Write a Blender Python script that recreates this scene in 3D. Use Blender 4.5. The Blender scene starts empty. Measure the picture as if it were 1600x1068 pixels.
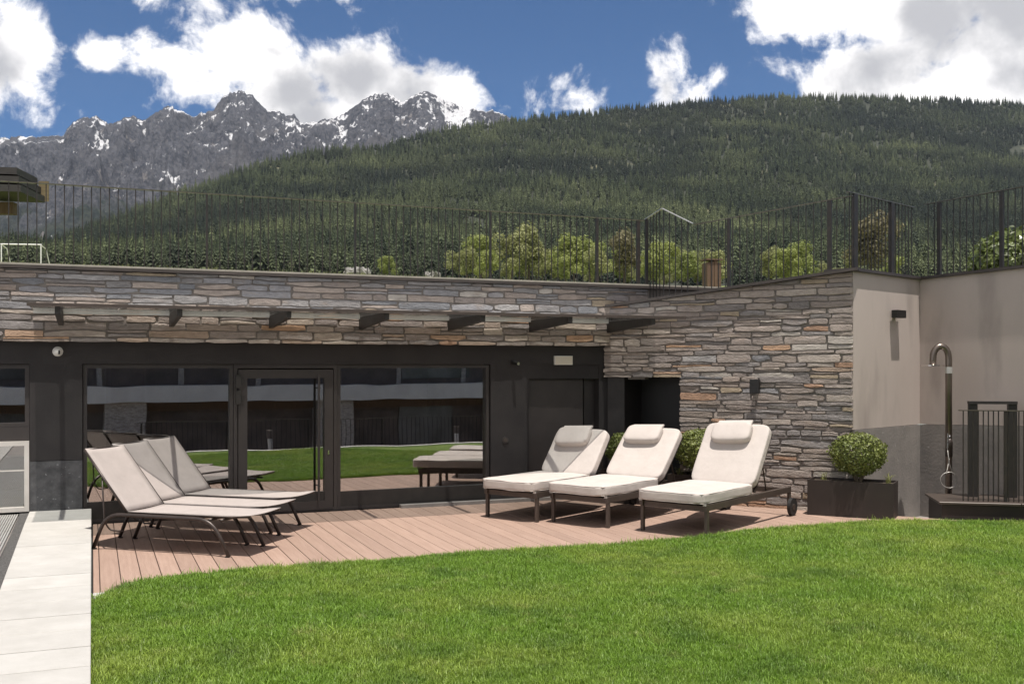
import bpy, bmesh, math, random
import numpy as np
from mathutils import Vector, Matrix, noise

R = math.radians
random.seed(7)
rng = np.random.default_rng(11)
scene = bpy.context.scene
col = scene.collection

# ------------------------------------------------------------------ camera
cam_d = bpy.data.cameras.new('camera')
cam_d.sensor_width = 36; cam_d.lens = 36; cam_d.shift_y = 0.02375
cam_d.clip_start = 0.1; cam_d.clip_end = 40000
cam = bpy.data.objects.new('camera', cam_d); col.objects.link(cam)
cam.location = (0, 0, 2.0); cam.rotation_euler = (R(90), 0, 0)
scene.camera = cam

# ------------------------------------------------------------------ light
SUN_EL, SUN_AZ = 77.0, 160.0         # azimuth from +Y towards +X: high, over the camera's shoulder
SKY_STRENGTH = 0.12
sun_d = bpy.data.lights.new('sun', 'SUN'); sun_d.energy = 2.6; sun_d.angle = R(0.53)
sun_d.color = (1.0, 0.945, 0.87)
sun = bpy.data.objects.new('sun', sun_d); col.objects.link(sun)
sv = Vector((math.cos(R(SUN_EL)) * math.sin(R(SUN_AZ)), math.cos(R(SUN_EL)) * math.cos(R(SUN_AZ)), math.sin(R(SUN_EL))))
sun.rotation_euler = sv.to_track_quat('Z', 'Y').to_euler()
sun.location = (0, 0, 50)

world = bpy.data.worlds.new('World'); scene.world = world; world.use_nodes = True
vs = scene.view_settings
vs.view_transform = 'Standard'; vs.look = 'None'; vs.gamma = 1.0; vs.exposure = 1.22
vs.use_curve_mapping = False


def build_world():
    nt = world.node_tree; N = nt.nodes; L = nt.links
    N.clear()
    out = N.new('ShaderNodeOutputWorld'); bg = N.new('ShaderNodeBackground')
    bg.inputs['Strength'].default_value = SKY_STRENGTH
    L.new(bg.outputs[0], out.inputs[0])
    sky = N.new('ShaderNodeTexSky'); sky.sky_type = 'NISHITA'; sky.sun_disc = False
    sky.sun_elevation = R(SUN_EL); sky.sun_rotation = R(SUN_AZ)
    sky.altitude = 2200; sky.air_density = 0.75; sky.dust_density = 0.0; sky.ozone_density = 3.0
    hs = N.new('ShaderNodeHueSaturation'); hs.inputs['Saturation'].default_value = 1.28
    hs.inputs['Value'].default_value = 0.375
    L.new(sky.outputs[0], hs.inputs['Color'])
    tc = N.new('ShaderNodeTexCoord')
    nrm = N.new('ShaderNodeVectorMath'); nrm.operation = 'NORMALIZE'
    L.new(tc.outputs['Generated'], nrm.inputs[0])
    D = nrm.outputs[0]

    def math_(op, a, b=None, c=None, clamp=False):
        m = N.new('ShaderNodeMath'); m.operation = op; m.use_clamp = clamp
        for i, v in enumerate((a, b, c)):
            if v is None: continue
            if isinstance(v, (int, float)): m.inputs[i].default_value = v
            else: L.new(v, m.inputs[i])
        return m.outputs[0]

    def vm(op, a, b=None):
        m = N.new('ShaderNodeVectorMath'); m.operation = op
        L.new(a, m.inputs[0])
        if b is not None:
            if isinstance(b, tuple): m.inputs[1].default_value = b
            else: L.new(b, m.inputs[1])
        return m

    # warp the direction a little so that cloud bodies get ragged outlines
    wn = N.new('ShaderNodeTexNoise'); wn.inputs['Scale'].default_value = 9; wn.inputs['Detail'].default_value = 4
    L.new(D, wn.inputs['Vector'])
    w1 = vm('SUBTRACT', wn.outputs['Color'], (0.5, 0.5, 0.5)); w2 = vm('SCALE', w1.outputs[0]); w2.inputs['Scale'].default_value = 0.055
    DW = vm('ADD', D, w2.outputs[0]).outputs[0]
    # cumulus bodies: azimuth deg (from +Y to +X), elevation deg, half sizes deg, strength
    bodies = [(-13.0, 14.6, 5.0, 3.0, 1.1), (-9.2, 15.4, 4.6, 2.6, 1.1), (-6.0, 14.8, 3.6, 1.9, 1.0), (-3.6, 14.9, 1.7, 1.3, .8), (-16.5, 14.6, 2.2, 1.6, .9), (-13.5, 17.0, 3.0, 1.6, .9), (-15.5, 17.3, 2.6, 1.6, .7), (-11.5, 13.2, 5.2, 2.6, 1.1),
              (-26.8, 14.6, 2.4, 3.0, 1.0), (-27.2, 16.2, 1.8, 1.9, .9), (-19.0, 19.6, 3.4, 1.6, .85), (-16.8, 18.8, 1.8, 1.7, .7),
              (-21.7, 15.6, 1.2, .7, .6), (-18.8, 15.9, 1.6, 1.3, .62), (-12.5, 19.8, 2.2, .8, .6), (-10.0, 19.9, 1.6, .9, .6),
              (3.4, 13.9, 2.6, 1.4, .74), (3.0, 15.0, 1.3, 1.3, .55), (8.6, 15.2, 1.5, 2.2, .8), (9.6, 14.2, 1.7, 1.5, .8), (11.4, 15.2, .7, .6, .55),
              (15.4, 18.0, 2.6, 2.0, .85), (17.5, 20.0, 4.5, 2.6, 1.0), (21.5, 17.6, 5.2, 3.6, 1.15), (25.5, 17.5, 5.5, 4.5, 1.2), (15.3, 15.5, 1.7, .9, .66), (19.8, 15.0, 3.6, 2.6, 1.1), (27.0, 14.0, 5.0, 3.0, 1.1),
              (38, 20, 9, 5, 1.0), (-42, 17, 9, 4, 1.0), (60, 28, 12, 6, .9), (-70, 24, 12, 5, .9), (-30, 42, 14, 6, .8), (30, 48, 12, 6, .7)]
    field = None
    for az, el, rx, ry, st in bodies:
        a, e = R(az), R(el)
        c = (math.sin(a) * math.cos(e), math.cos(a) * math.cos(e), math.sin(e))
        d1 = vm('SUBTRACT', DW, c)
        d2 = vm('MULTIPLY', d1.outputs[0], (1 / R(rx), 1 / R(max(rx, 4)), 1 / R(ry)))
        ln = vm('LENGTH', d2.outputs[0])
        v = math_('MULTIPLY', math_('SUBTRACT', 1.0, math_('MULTIPLY', ln.outputs['Value'], 0.72)), st)
        field = v if field is None else math_('SMOOTH_MAX', field, v, 0.12)
    # the rest of the sky (behind and beside the view) is filled with added, denser cumulus to lift the shade
    sep = N.new('ShaderNodeSeparateXYZ'); L.new(D, sep.inputs[0])
    gn = N.new('ShaderNodeTexNoise'); gn.inputs['Scale'].default_value = 3.2; gn.inputs['Detail'].default_value = 2
    L.new(D, gn.inputs['Vector'])
    rest = math_('MULTIPLY', math_('SUBTRACT', gn.outputs['Fac'], 0.30), 4.6)
    mr = N.new('ShaderNodeMapRange'); mr.inputs['From Min'].default_value = 0.3; mr.inputs['From Max'].default_value = -0.1
    mr.inputs['To Min'].default_value = 0; mr.inputs['To Max'].default_value = 1
    L.new(sep.outputs['Y'], mr.inputs['Value'])
    rest = math_('SUBTRACT', math_('MULTIPLY', rest, mr.outputs[0]), math_('SUBTRACT', 1.0, mr.outputs[0]))
    field = math_('MAXIMUM', field, rest)

    n1 = N.new('ShaderNodeTexNoise'); n1.inputs['Scale'].default_value = 15; n1.inputs['Detail'].default_value = 9
    n1.inputs['Roughness'].default_value = 0.64; n1.inputs['Distortion'].default_value = 0.25
    L.new(D, n1.inputs['Vector'])
    dens = math_('ADD', field, math_('MULTIPLY', math_('SUBTRACT', n1.outputs['Fac'], 0.5), 2.7))
    ms = N.new('ShaderNodeMapRange'); ms.interpolation_type = 'SMOOTHSTEP'
    ms.inputs['From Min'].default_value = 0.20; ms.inputs['From Max'].default_value = 0.74
    L.new(dens, ms.inputs['Value'])
    # shading of the cloud: thin, sun-lit rims white, thick bodies greyer
    n2 = N.new('ShaderNodeTexNoise'); n2.inputs['Scale'].default_value = 10; n2.inputs['Detail'].default_value = 6; n2.inputs['Roughness'].default_value = .55
    sh = vm('ADD', D, (0.0, 0.0, 0.02)); L.new(sh.outputs[0], n2.inputs['Vector'])
    thick = math_('ADD', field, math_('MULTIPLY', math_('SUBTRACT', n2.outputs['Fac'], 0.5), 2.2))
    mg = N.new('ShaderNodeMapRange'); mg.interpolation_type = 'SMOOTHSTEP'
    mg.inputs['From Min'].default_value = 0.40; mg.inputs['From Max'].default_value = 1.15
    L.new(thick, mg.inputs['Value'])
    k = 1.0 / (SKY_STRENGTH * 2 ** vs.exposure)
    cc = N.new('ShaderNodeMix'); cc.data_type = 'RGBA'
    cc.inputs['A'].default_value = (1.65 * k, 1.60 * k, 1.56 * k, 1); cc.inputs['B'].default_value = (.60 * k, .595 * k, .615 * k, 1)
    L.new(mg.outputs[0], cc.inputs['Factor'])
    mix = N.new('ShaderNodeMix'); mix.data_type = 'RGBA'
    L.new(ms.outputs[0], mix.inputs['Factor']); L.new(hs.outputs[0], mix.inputs['A']); L.new(cc.outputs['Result'], mix.inputs['B'])
    L.new(mix.outputs['Result'], bg.inputs['Color'])


build_world()

# ------------------------------------------------------------------ helpers
class MB:
    def __init__(s): s.v = []; s.f = []
    def add(s, vs_, fs):
        o = len(s.v); s.v += [tuple(p) for p in vs_]; s.f += [tuple(i + o for i in f) for f in fs]
    def box(s, x0, x1, y0, y1, z0, z1):
        s.add([(x0, y0, z0), (x1, y0, z0), (x1, y1, z0), (x0, y1, z0), (x0, y0, z1), (x1, y0, z1), (x1, y1, z1), (x0, y1, z1)],
              [(0, 3, 2, 1), (4, 5, 6, 7), (0, 1, 5, 4), (1, 2, 6, 5), (2, 3, 7, 6), (3, 0, 4, 7)])
        return s
    def hexa(s, p):      # 8 points: bottom 4 ccw, top 4 ccw
        s.add(p, [(0, 3, 2, 1), (4, 5, 6, 7), (0, 1, 5, 4), (1, 2, 6, 5), (2, 3, 7, 6), (3, 0, 4, 7)]); return s
    def prism(s, poly, z0, z1):
        n = len(poly)
        s.add([(x, y, z0) for x, y in poly] + [(x, y, z1) for x, y in poly],
              [tuple(range(n - 1, -1, -1)), tuple(range(n, 2 * n))] + [(i, (i + 1) % n, n + (i + 1) % n, n + i) for i in range(n)])
        return s
    def tube(s, pts, r, seg=8, cap=True):
        pts = [Vector(p) for p in pts]; n = len(pts); rings = []
        rr = r if isinstance(r, (list, tuple)) else [r] * n
        up = None
        for i, p in enumerate(pts):
            t = ((pts[min(i + 1, n - 1)] - pts[max(i - 1, 0)])).normalized()
            if up is None:
                up = Vector((0, 0, 1)) if abs(t.z) < .9 else Vector((1, 0, 0))
            a = t.cross(up)
            if a.length < 1e-5: a = t.cross(Vector((1, 0, 0)))
            a.normalize(); b = a.cross(t).normalized(); up = b
            rings.append([p + (a * math.cos(2 * math.pi * k / seg) + b * math.sin(2 * math.pi * k / seg)) * rr[i] for k in range(seg)])
        vs_ = [q for ring in rings for q in ring]; fs = []
        for i in range(n - 1):
            for k in range(seg):
                fs.append((i * seg + k, i * seg + (k + 1) % seg, (i + 1) * seg + (k + 1) % seg, (i + 1) * seg + k))
        if cap:
            fs.append(tuple(range(seg - 1, -1, -1))); fs.append(tuple((n - 1) * seg + k for k in range(seg)))
        s.add(vs_, fs); return s
    def cyl(s, a, b, r, seg=16): return s.tube([a, b], r, seg)
    def superbox(s, c, h, e=.28, n=9, m=None, wob=0, seed=0):
        # rounded cushion: superellipsoid from a cube grid
        me = []; idx = {}
        M = m or Matrix.Identity(4)
        def pt(x, y, z):
            k = (round(x, 4), round(y, 4), round(z, 4))
            if k in idx: return idx[k]
            v = Vector((x, y, z))
            p = 1 / e
            q = (abs(x) ** p + abs(y) ** p + abs(z) ** p) ** e
            v = v / q
            w = Vector((c[0] + v.x * h[0], c[1] + v.y * h[1], c[2] + v.z * h[2]))
            if wob:
                w.z += wob * noise.noise(Vector((w.x * 3.1, w.y * 3.1, seed)))
                w.y += wob * .5 * noise.noise(Vector((w.x * 4, w.z * 4, seed + 9)))
            idx[k] = len(me); me.append(M @ w); return idx[k]
        fs = []
        g = [math.sin((i / n * 2 - 1) * math.pi / 2) * .0 + (i / n * 2 - 1) for i in range(n + 1)]
        g = [math.copysign(abs(t) ** .7, t) for t in g]
        for ax in range(3):
            for sg in (-1, 1):
                for i in range(n):
                    for j in range(n):
                        q = []
                        for a, b in ((i, j), (i + 1, j), (i + 1, j + 1), (i, j + 1)):
                            cc = [0, 0, 0]; cc[ax] = sg; cc[(ax + 1) % 3] = g[a]; cc[(ax + 2) % 3] = g[b]
                            q.append(pt(*cc))
                        fs.append(tuple(q) if sg > 0 else tuple(reversed(q)))
        s.add(me, fs); return s
    def build(s, name, mat, parent=None, smooth=False, kind=None):
        me = bpy.data.meshes.new(name); me.from_pydata(s.v, [], s.f); me.update()
        if smooth:
            me.polygons.foreach_set('use_smooth', [True] * len(me.polygons))
        if mat: me.materials.append(mat)
        return link(name, me, parent, kind)


def link(name, me, parent=None, kind=None):
    o = bpy.data.objects.new(name, me); col.objects.link(o)
    if parent is not None: o.parent = parent
    if kind: o['kind'] = kind
    return o


def thing(name, label, cat, loc=(0, 0, 0), rotz=0, group=None):
    o = bpy.data.objects.new(name, None); col.objects.link(o); o.empty_display_size = .1
    o.location = loc; o.rotation_euler = (0, 0, rotz)
    return tag(o, label, cat, group)


def tag(o, label, cat, group=None):
    o['label'] = label; o['category'] = cat
    if group: o['group'] = group
    return o


def struct(o):
    o['kind'] = 'structure'; return o


def copy_tree(o, parent=None):
    c = o.copy(); col.objects.link(c); c.parent = parent
    for ch in list(o.children): copy_tree(ch, c)
    return c


def bevel_mod(o, w, seg=2):
    m = o.modifiers.new('b', 'BEVEL'); m.width = w; m.segments = seg; m.limit_method = 'ANGLE'
    return o


# ------------------------------------------------------------------ materials
def mat(name, base, var=None, scale=5, detail=5, rough=.6, metal=0, bump=0, bscale=40, rnd=0, coords='Object', spec=.5,
        stretch=(1, 1, 1), island=0, fac=(.35, .65), trans=0, second=None):
    m = bpy.data.materials.new(name); m.use_nodes = True
    nt = m.node_tree; N = nt.nodes; L = nt.links
    b = N['Principled BSDF']; b.inputs['Roughness'].default_value = rough; b.inputs['Metallic'].default_value = metal
    b.inputs['Specular IOR Level'].default_value = spec
    tc = N.new('ShaderNodeTexCoord'); mp = N.new('ShaderNodeMapping'); mp.inputs['Scale'].default_value = stretch
    oi = N.new('ShaderNodeObjectInfo')
    L.new(tc.outputs[coords], mp.inputs[0])
    va = N.new('ShaderNodeVectorMath'); va.operation = 'ADD'
    sc_ = N.new('ShaderNodeVectorMath'); sc_.operation = 'SCALE'; sc_.inputs[0].default_value = (37, 11, 23)
    L.new(oi.outputs['Random'], sc_.inputs['Scale'])
    L.new(mp.outputs[0], va.inputs[0]); L.new(sc_.outputs[0], va.inputs[1])
    vec = va.outputs[0]
    colr = None
    if var:
        n = N.new('ShaderNodeTexNoise'); n.inputs['Scale'].default_value = scale; n.inputs['Detail'].default_value = detail
        n.inputs['Roughness'].default_value = .62
        L.new(vec, n.inputs['Vector'])
        mr = N.new('ShaderNodeMapRange'); mr.inputs['From Min'].default_value = fac[0]; mr.inputs['From Max'].default_value = fac[1]
        L.new(n.outputs['Fac'], mr.inputs['Value'])
        mx = N.new('ShaderNodeMix'); mx.data_type = 'RGBA'; mx.inputs['A'].default_value = (*base, 1); mx.inputs['B'].default_value = (*var, 1)
        L.new(mr.outputs[0], mx.inputs['Factor']); colr = mx.outputs['Result']
    else:
        rgb = N.new('ShaderNodeRGB'); rgb.outputs[0].default_value = (*base, 1); colr = rgb.outputs[0]
    if second:
        c2, sc2, lo, hi = second
        n = N.new('ShaderNodeTexNoise'); n.inputs['Scale'].default_value = sc2; n.inputs['Detail'].default_value = 6
        L.new(vec, n.inputs['Vector'])
        mr = N.new('ShaderNodeMapRange'); mr.inputs['From Min'].default_value = lo; mr.inputs['From Max'].default_value = hi
        L.new(n.outputs['Fac'], mr.inputs['Value'])
        mx = N.new('ShaderNodeMix'); mx.data_type = 'RGBA'; mx.inputs['B'].default_value = (*c2, 1)
        L.new(colr, mx.inputs['A']); L.new(mr.outputs[0], mx.inputs['Factor']); colr = mx.outputs['Result']
    if rnd or island:
        hv = N.new('ShaderNodeHueSaturation')
        mr = N.new('ShaderNodeMapRange'); amt = rnd or island
        mr.inputs['To Min'].default_value = 1 - amt; mr.inputs['To Max'].default_value = 1 + amt
        if island:
            g = N.new('ShaderNodeNewGeometry'); L.new(g.outputs['Random Per Island'], mr.inputs['Value'])
        else:
            L.new(oi.outputs['Random'], mr.inputs['Value'])
        L.new(mr.outputs[0], hv.inputs['Value']); L.new(colr, hv.inputs['Color']); colr = hv.outputs[0]
    L.new(colr, b.inputs['Base Color'])
    if bump:
        nb = N.new('ShaderNodeTexNoise'); nb.inputs['Scale'].default_value = bscale; nb.inputs['Detail'].default_value = 6
        L.new(vec, nb.inputs['Vector'])
        bp = N.new('ShaderNodeBump'); bp.inputs['Strength'].default_value = bump; bp.inputs['Distance'].default_value = .02
        L.new(nb.outputs['Fac'], bp.inputs['Height']); L.new(bp.outputs[0], b.inputs['Normal'])
    if trans:
        tr = N.new('ShaderNodeBsdfTranslucent'); L.new(colr, tr.inputs['Color'])
        ms = N.new('ShaderNodeMixShader'); ms.inputs[0].default_value = trans
        L.new(b.outputs[0], ms.inputs[1]); L.new(tr.outputs[0], ms.inputs[2])
        L.new(ms.outputs[0], N['Material Output'].inputs[0])
    return m


def turf_mat():
    m = mat('grass_blade', (.188, .305, .032), (.128, .232, .024), 3, rough=.5, island=.40, trans=.35)
    nt = m.node_tree; N = nt.nodes; L = nt.links
    oi = N.new('ShaderNodeObjectInfo')
    hv = [n for n in N if n.type == 'HUE_SAT'][0]; src = hv.inputs['Color'].links[0].from_socket
    for sc_, lo, hi, c, mxv in ((.55, .44, .64, (.275, .345, .058), .75), (1.9, .50, .70, (.085, .165, .020), .8), (5.5, .60, .72, (.36, .34, .13), .6)):
        n = N.new('ShaderNodeTexNoise'); n.inputs['Scale'].default_value = sc_; n.inputs['Detail'].default_value = 5
        L.new(oi.outputs['Location'], n.inputs['Vector'])
        r = N.new('ShaderNodeMapRange'); r.inputs['From Min'].default_value = lo; r.inputs['From Max'].default_value = hi; r.inputs['To Max'].default_value = mxv
        L.new(n.outputs['Fac'], r.inputs['Value'])
        x = N.new('ShaderNodeMix'); x.data_type = 'RGBA'; x.inputs['B'].default_value = (*c, 1)
        L.new(r.outputs[0], x.inputs['Factor']); L.new(src, x.inputs['A']); src = x.outputs['Result']
    L.new(src, hv.inputs['Color'])
    return m


def stone_mat(name, palette):
    m = bpy.data.materials.new(name); m.use_nodes = True
    nt = m.node_tree; N = nt.nodes; L = nt.links
    b = N['Principled BSDF']; b.inputs['Roughness'].default_value = .82
    oi = N.new('ShaderNodeObjectInfo'); tc = N.new('ShaderNodeTexCoord')
    cr = N.new('ShaderNodeValToRGB'); cr.color_ramp.interpolation = 'CONSTANT'
    el = cr.color_ramp.elements
    while len(el) > 1: el.remove(el[-1])
    el[0].color = (*palette[0], 1)
    for i, c in enumerate(palette[1:], 1):
        e = el.new(i / len(palette)); e.color = (*c, 1)
    L.new(oi.outputs['Random'], cr.inputs[0])
    va = N.new('ShaderNodeVectorMath'); va.operation = 'MULTIPLY_ADD'
    va.inputs[1].default_value = (1, 1, 2.6)
    sc_ = N.new('ShaderNodeVectorMath'); sc_.operation = 'SCALE'; sc_.inputs[0].default_value = (31, 17, 53)
    L.new(oi.outputs['Random'], sc_.inputs['Scale']); L.new(tc.outputs['Object'], va.inputs[0]); L.new(sc_.outputs[0], va.inputs[2])
    n1 = N.new('ShaderNodeTexNoise'); n1.inputs['Scale'].default_value = 7; n1.inputs['Detail'].default_value = 8; n1.inputs['Roughness'].default_value = .68
    L.new(va.outputs[0], n1.inputs['Vector'])
    mr = N.new('ShaderNodeMapRange'); mr.inputs['From Min'].default_value = .3; mr.inputs['From Max'].default_value = .72
    mr.inputs['To Min'].default_value = .72; mr.inputs['To Max'].default_value = 1.28
    L.new(n1.outputs['Fac'], mr.inputs['Value'])
    hv = N.new('ShaderNodeHueSaturation'); L.new(cr.outputs[0], hv.inputs['Color']); L.new(mr.outputs[0], hv.inputs['Value'])
    # rust-coloured weathering
    n3 = N.new('ShaderNodeTexNoise'); n3.inputs['Scale'].default_value = 3.3; n3.inputs['Detail'].default_value = 6
    L.new(va.outputs[0], n3.inputs['Vector'])
    m3 = N.new('ShaderNodeMapRange'); m3.inputs['From Min'].default_value = .58; m3.inputs['From Max'].default_value = .75; m3.inputs['To Max'].default_value = .4
    L.new(n3.outputs['Fac'], m3.inputs['Value'])
    mx = N.new('ShaderNodeMix'); mx.data_type = 'RGBA'; mx.inputs['B'].default_value = (.30, .215, .145, 1)
    L.new(m3.outputs[0], mx.inputs['Factor']); L.new(hv.outputs[0], mx.inputs['A'])
    L.new(mx.outputs['Result'], b.inputs['Base Color'])
    n2 = N.new('ShaderNodeTexNoise'); n2.inputs['Scale'].default_value = 22; n2.inputs['Detail'].default_value = 9; n2.inputs['Roughness'].default_value = .65
    L.new(va.outputs[0], n2.inputs['Vector'])
    bp = N.new('ShaderNodeBump'); bp.inputs['Strength'].default_value = .75; bp.inputs['Distance'].default_value = .03
    L.new(n2.outputs['Fac'], bp.inputs['Height']); L.new(bp.outputs[0], b.inputs['Normal'])
    return m


def glass_mat(name, refl, tint, rough=0.0, ior=1.5, wavy=0):
    m = bpy.data.materials.new(name); m.use_nodes = True
    nt = m.node_tree; N = nt.nodes; L = nt.links; N.clear()
    out = N.new('ShaderNodeOutputMaterial'); ms = N.new('ShaderNodeMixShader')
    tr = N.new('ShaderNodeBsdfTransparent'); tr.inputs[0].default_value = (*tint, 1)
    gl = N.new('ShaderNodeBsdfGlossy'); gl.inputs['Roughness'].default_value = rough; gl.inputs['Color'].default_value = (.95, .95, .95, 1)
    fr = N.new('ShaderNodeFresnel'); fr.inputs['IOR'].default_value = ior
    mr = N.new('ShaderNodeMapRange'); mr.inputs['To Min'].default_value = refl; mr.inputs['To Max'].default_value = 1
    L.new(fr.outputs[0], mr.inputs['Value']); L.new(mr.outputs[0], ms.inputs[0])
    L.new(tr.outputs[0], ms.inputs[1]); L.new(gl.outputs[0], ms.inputs[2]); L.new(ms.outputs[0], out.inputs[0])
    if wavy:
        tc = N.new('ShaderNodeTexCoord'); n = N.new('ShaderNodeTexNoise'); n.inputs['Scale'].default_value = 1.3; n.inputs['Detail'].default_value = 1
        L.new(tc.outputs['Object'], n.inputs['Vector'])
        bp = N.new('ShaderNodeBump'); bp.inputs['Strength'].default_value = wavy; bp.inputs['Distance'].default_value = .02
        L.new(n.outputs['Fac'], bp.inputs['Height']); L.new(bp.outputs[0], gl.inputs['Normal'])
    return m


M = {}
M['dark_wall'] = mat('dark_wall', (.021, .018, .0185), (.031, .027, .0265), 2.5, rough=.75, bump=.12, bscale=60)
M['frame'] = mat('anthracite_frame', (.036, .030, .029), (.046, .039, .037), 3, rough=.45)
M['steel_dark'] = mat('dark_steel', (.018, .016, .015), (.028, .024, .022), 8, rough=.5)
M['rail'] = mat('railing_steel', (.012, .011, .010), (.03, .022, .018), 10, rough=.55)
M['rail_top'] = mat('railing_handrail', (.10, .09, .07), (.06, .05, .04), 10, rough=.35)
M['granite'] = mat('granite', (.045, .045, .048), (.10, .10, .105), 9, detail=9, rough=.55, second=((.30, .30, .31), 26, .66, .74))
M['concrete'] = mat('concrete', (.275, .25, .232), (.195, .18, .17), 2.2, detail=9, rough=.7, bump=.2, bscale=30, second=((.33, .31, .29), 14, .64, .76))
M['render'] = mat('plaster', (.50, .43, .39), (.45, .385, .35), .9, detail=7, rough=.9, bump=.14, bscale=160, stretch=(1, 1, .3), second=((.33, .28, .255), 2.6, .52, .80))
M['coping'] = mat('coping_metal', (.040, .032, .028), (.065, .052, .045), 3, rough=.5)
M['coping_light'] = mat('coping_stone', (.36, .33, .28), (.26, .25, .2), 6, rough=.8)
M['joint'] = mat('stone_joint', (.15, .132, .12), (.22, .195, .175), 12, rough=.95)
grey = [tuple(v * k for v, k in zip(c, (1.50, 1.45, 1.42))) for c in [(.21, .185, .17), (.175, .16, .155), (.25, .22, .20), (.19, .168, .156), (.15, .14, .136), (.23, .20, .18), (.18, .17, .168), (.20, .17, .15), (.28, .25, .225), (.19, .165, .15)]]
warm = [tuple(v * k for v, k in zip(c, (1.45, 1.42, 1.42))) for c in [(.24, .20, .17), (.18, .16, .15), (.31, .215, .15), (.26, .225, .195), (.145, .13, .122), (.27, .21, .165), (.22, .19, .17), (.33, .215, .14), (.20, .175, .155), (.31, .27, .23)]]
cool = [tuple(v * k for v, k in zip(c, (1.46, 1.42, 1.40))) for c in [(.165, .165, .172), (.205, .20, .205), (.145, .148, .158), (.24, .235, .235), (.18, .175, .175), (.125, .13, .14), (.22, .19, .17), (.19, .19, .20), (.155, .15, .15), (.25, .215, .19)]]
M['stone_wing'] = stone_mat('wing_stone', grey + grey + grey[:6] + [(.40, .25, .17), (.36, .29, .21), (.44, .40, .36), (.42, .38, .34)])
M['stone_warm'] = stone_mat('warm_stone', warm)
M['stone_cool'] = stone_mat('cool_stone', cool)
M['deck'] = mat('deck_board', (.365, .253, .200), (.305, .206, .161), 3.5, detail=7, rough=.62, rnd=.09, stretch=(9, .5, 1), bump=.25, bscale=24)
M['deck_gap'] = mat('deck_underlay', (.012, .010, .009), rough=.9)
M['slab'] = mat('pale_slab', (.45, .435, .41), (.39, .375, .35), 3, detail=8, rough=.75, rnd=.05, bump=.15, bscale=60)
M['gravel'] = mat('gravel', (.13, .125, .12), (.05, .048, .047), 60, detail=3, rough=.9, bump=1, bscale=80)
M['alu'] = mat('aluminium', (.50, .49, .47), (.42, .41, .39), 5, rough=.35, metal=.3)
M['white_frame'] = mat('white_frame', (.62, .59, .55), (.55, .52, .48), 4, rough=.45)
M['sling'] = mat('sling_fabric', (.46, .405, .38), (.41, .36, .337), 5, detail=9, rough=.8, bump=.15, bscale=300, trans=.12)
M['bronze'] = mat('bronze_tube', (.060, .046, .040), (.045, .034, .03), 6, rough=.38, metal=.35)
M['taupe'] = mat('taupe_frame', (.088, .069, .059), (.07, .055, .047), 6, rough=.42, metal=.25)
M['cushion'] = mat('cushion_fabric', (.52, .468, .435), (.47, .422, .39), 4, detail=8, rough=.92, bump=.35, bscale=8)
M['rubber'] = mat('rubber', (.012, .011, .011), rough=.7)
M['corten'] = mat('brown_steel', (.021, .0145, .0125), (.032, .022, .018), 2.5, detail=7, rough=.55)
M['soil'] = mat('soil', (.05, .036, .026), (.09, .07, .05), 20, rough=.95, bump=.6)
M['black'] = mat('black_lamp', (.010, .009, .009), rough=.5)
M['white_plastic'] = mat('white_plastic', (.68, .66, .62), rough=.4)
M['sign'] = mat('luminaire_cover', (.72, .66, .54), (.66, .6, .5), 8, rough=.4)
M['chrome'] = mat('chrome', (.75, .73, .70), rough=.16, metal=1)
M['shower'] = mat('shower_steel', (.22, .18, .155), (.17, .14, .12), 4, rough=.32, metal=.8)
M['hose'] = mat('hose', (.36, .34, .32), rough=.4, metal=.4)
M['glass'] = glass_mat('window_glass', .33, (.74, .73, .70), ior=1.55, wavy=.05)
M['canopy_glass'] = glass_mat('canopy_glass', .02, (.74, .76, .76), ior=1.45, rough=.06)
M['bark'] = mat('bark', (.075, .055, .04), (.12, .095, .075), 14, rough=.95, stretch=(1, 1, .2), bump=.5)
M['stemwood'] = mat('stem_wood', (.21, .17, .12), (.14, .11, .08), 14, rough=.9)
M['box_leaf'] = mat('box_leaf', (.20, .225, .058), (.12, .15, .036), 5, rough=.5, island=.45, trans=.25)
M['laurel_leaf'] = mat('laurel_leaf', (.15, .18, .05), (.09, .12, .035), 4, rough=.35, island=.45, trans=.2)
M['grass_blade'] = turf_mat()
M['lawn'] = mat('lawn_ground', (.10, .16, .026), (.145, .205, .036), 1.3, detail=8, rough=.9, bump=1, bscale=70)
M['meadow'] = mat('meadow_grass', (.13, .17, .04), (.18, .19, .06), .05, rough=.9)
M['dry_blade'] = mat('dry_grass_blade', (.28, .28, .09), (.2, .22, .06), 3, rough=.6, island=.35, trans=.3)
M['timber'] = mat('aged_timber', (.17, .105, .065), (.11, .068, .045), 4, detail=8, rough=.8, stretch=(8, 8, 1), bump=.3)
M['pale_timber'] = mat('pale_timber', (.22, .17, .09), (.17, .13, .07), 4, rough=.7, stretch=(1, 1, 6))
M['dark_timber'] = mat('dark_roof_board', (.028, .025, .024), (.045, .04, .037), 5, rough=.7, stretch=(1, 1, 8))
M['room'] = mat('room_wall', (.24, .21, .19), (.19, .165, .15), 2, rough=.9)
M['room_floor'] = mat('room_floor', (.08, .062, .05), (.06, .045, .036), 3, rough=.5)
M['curtain'] = mat('curtain', (.50, .49, .50), (.42, .41, .42), 3, rough=.9, trans=.2)
M['curtain_brown'] = mat('curtain_brown', (.12, .075, .055), (.09, .055, .04), 3, rough=.9)
M['opp_white'] = mat('pale_fascia', (.74, .71, .68), (.64, .61, .58), 2, rough=.8)
M['opp_dark'] = mat('dark_facade', (.11, .088, .078), (.19, .15, .13), 2, rough=.8)
M['opp_stone'] = mat('stone_pier', (.58, .52, .46), (.30, .26, .23), 9, rough=.9, stretch=(1, 1, 3), bump=.6, bscale=12)
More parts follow.
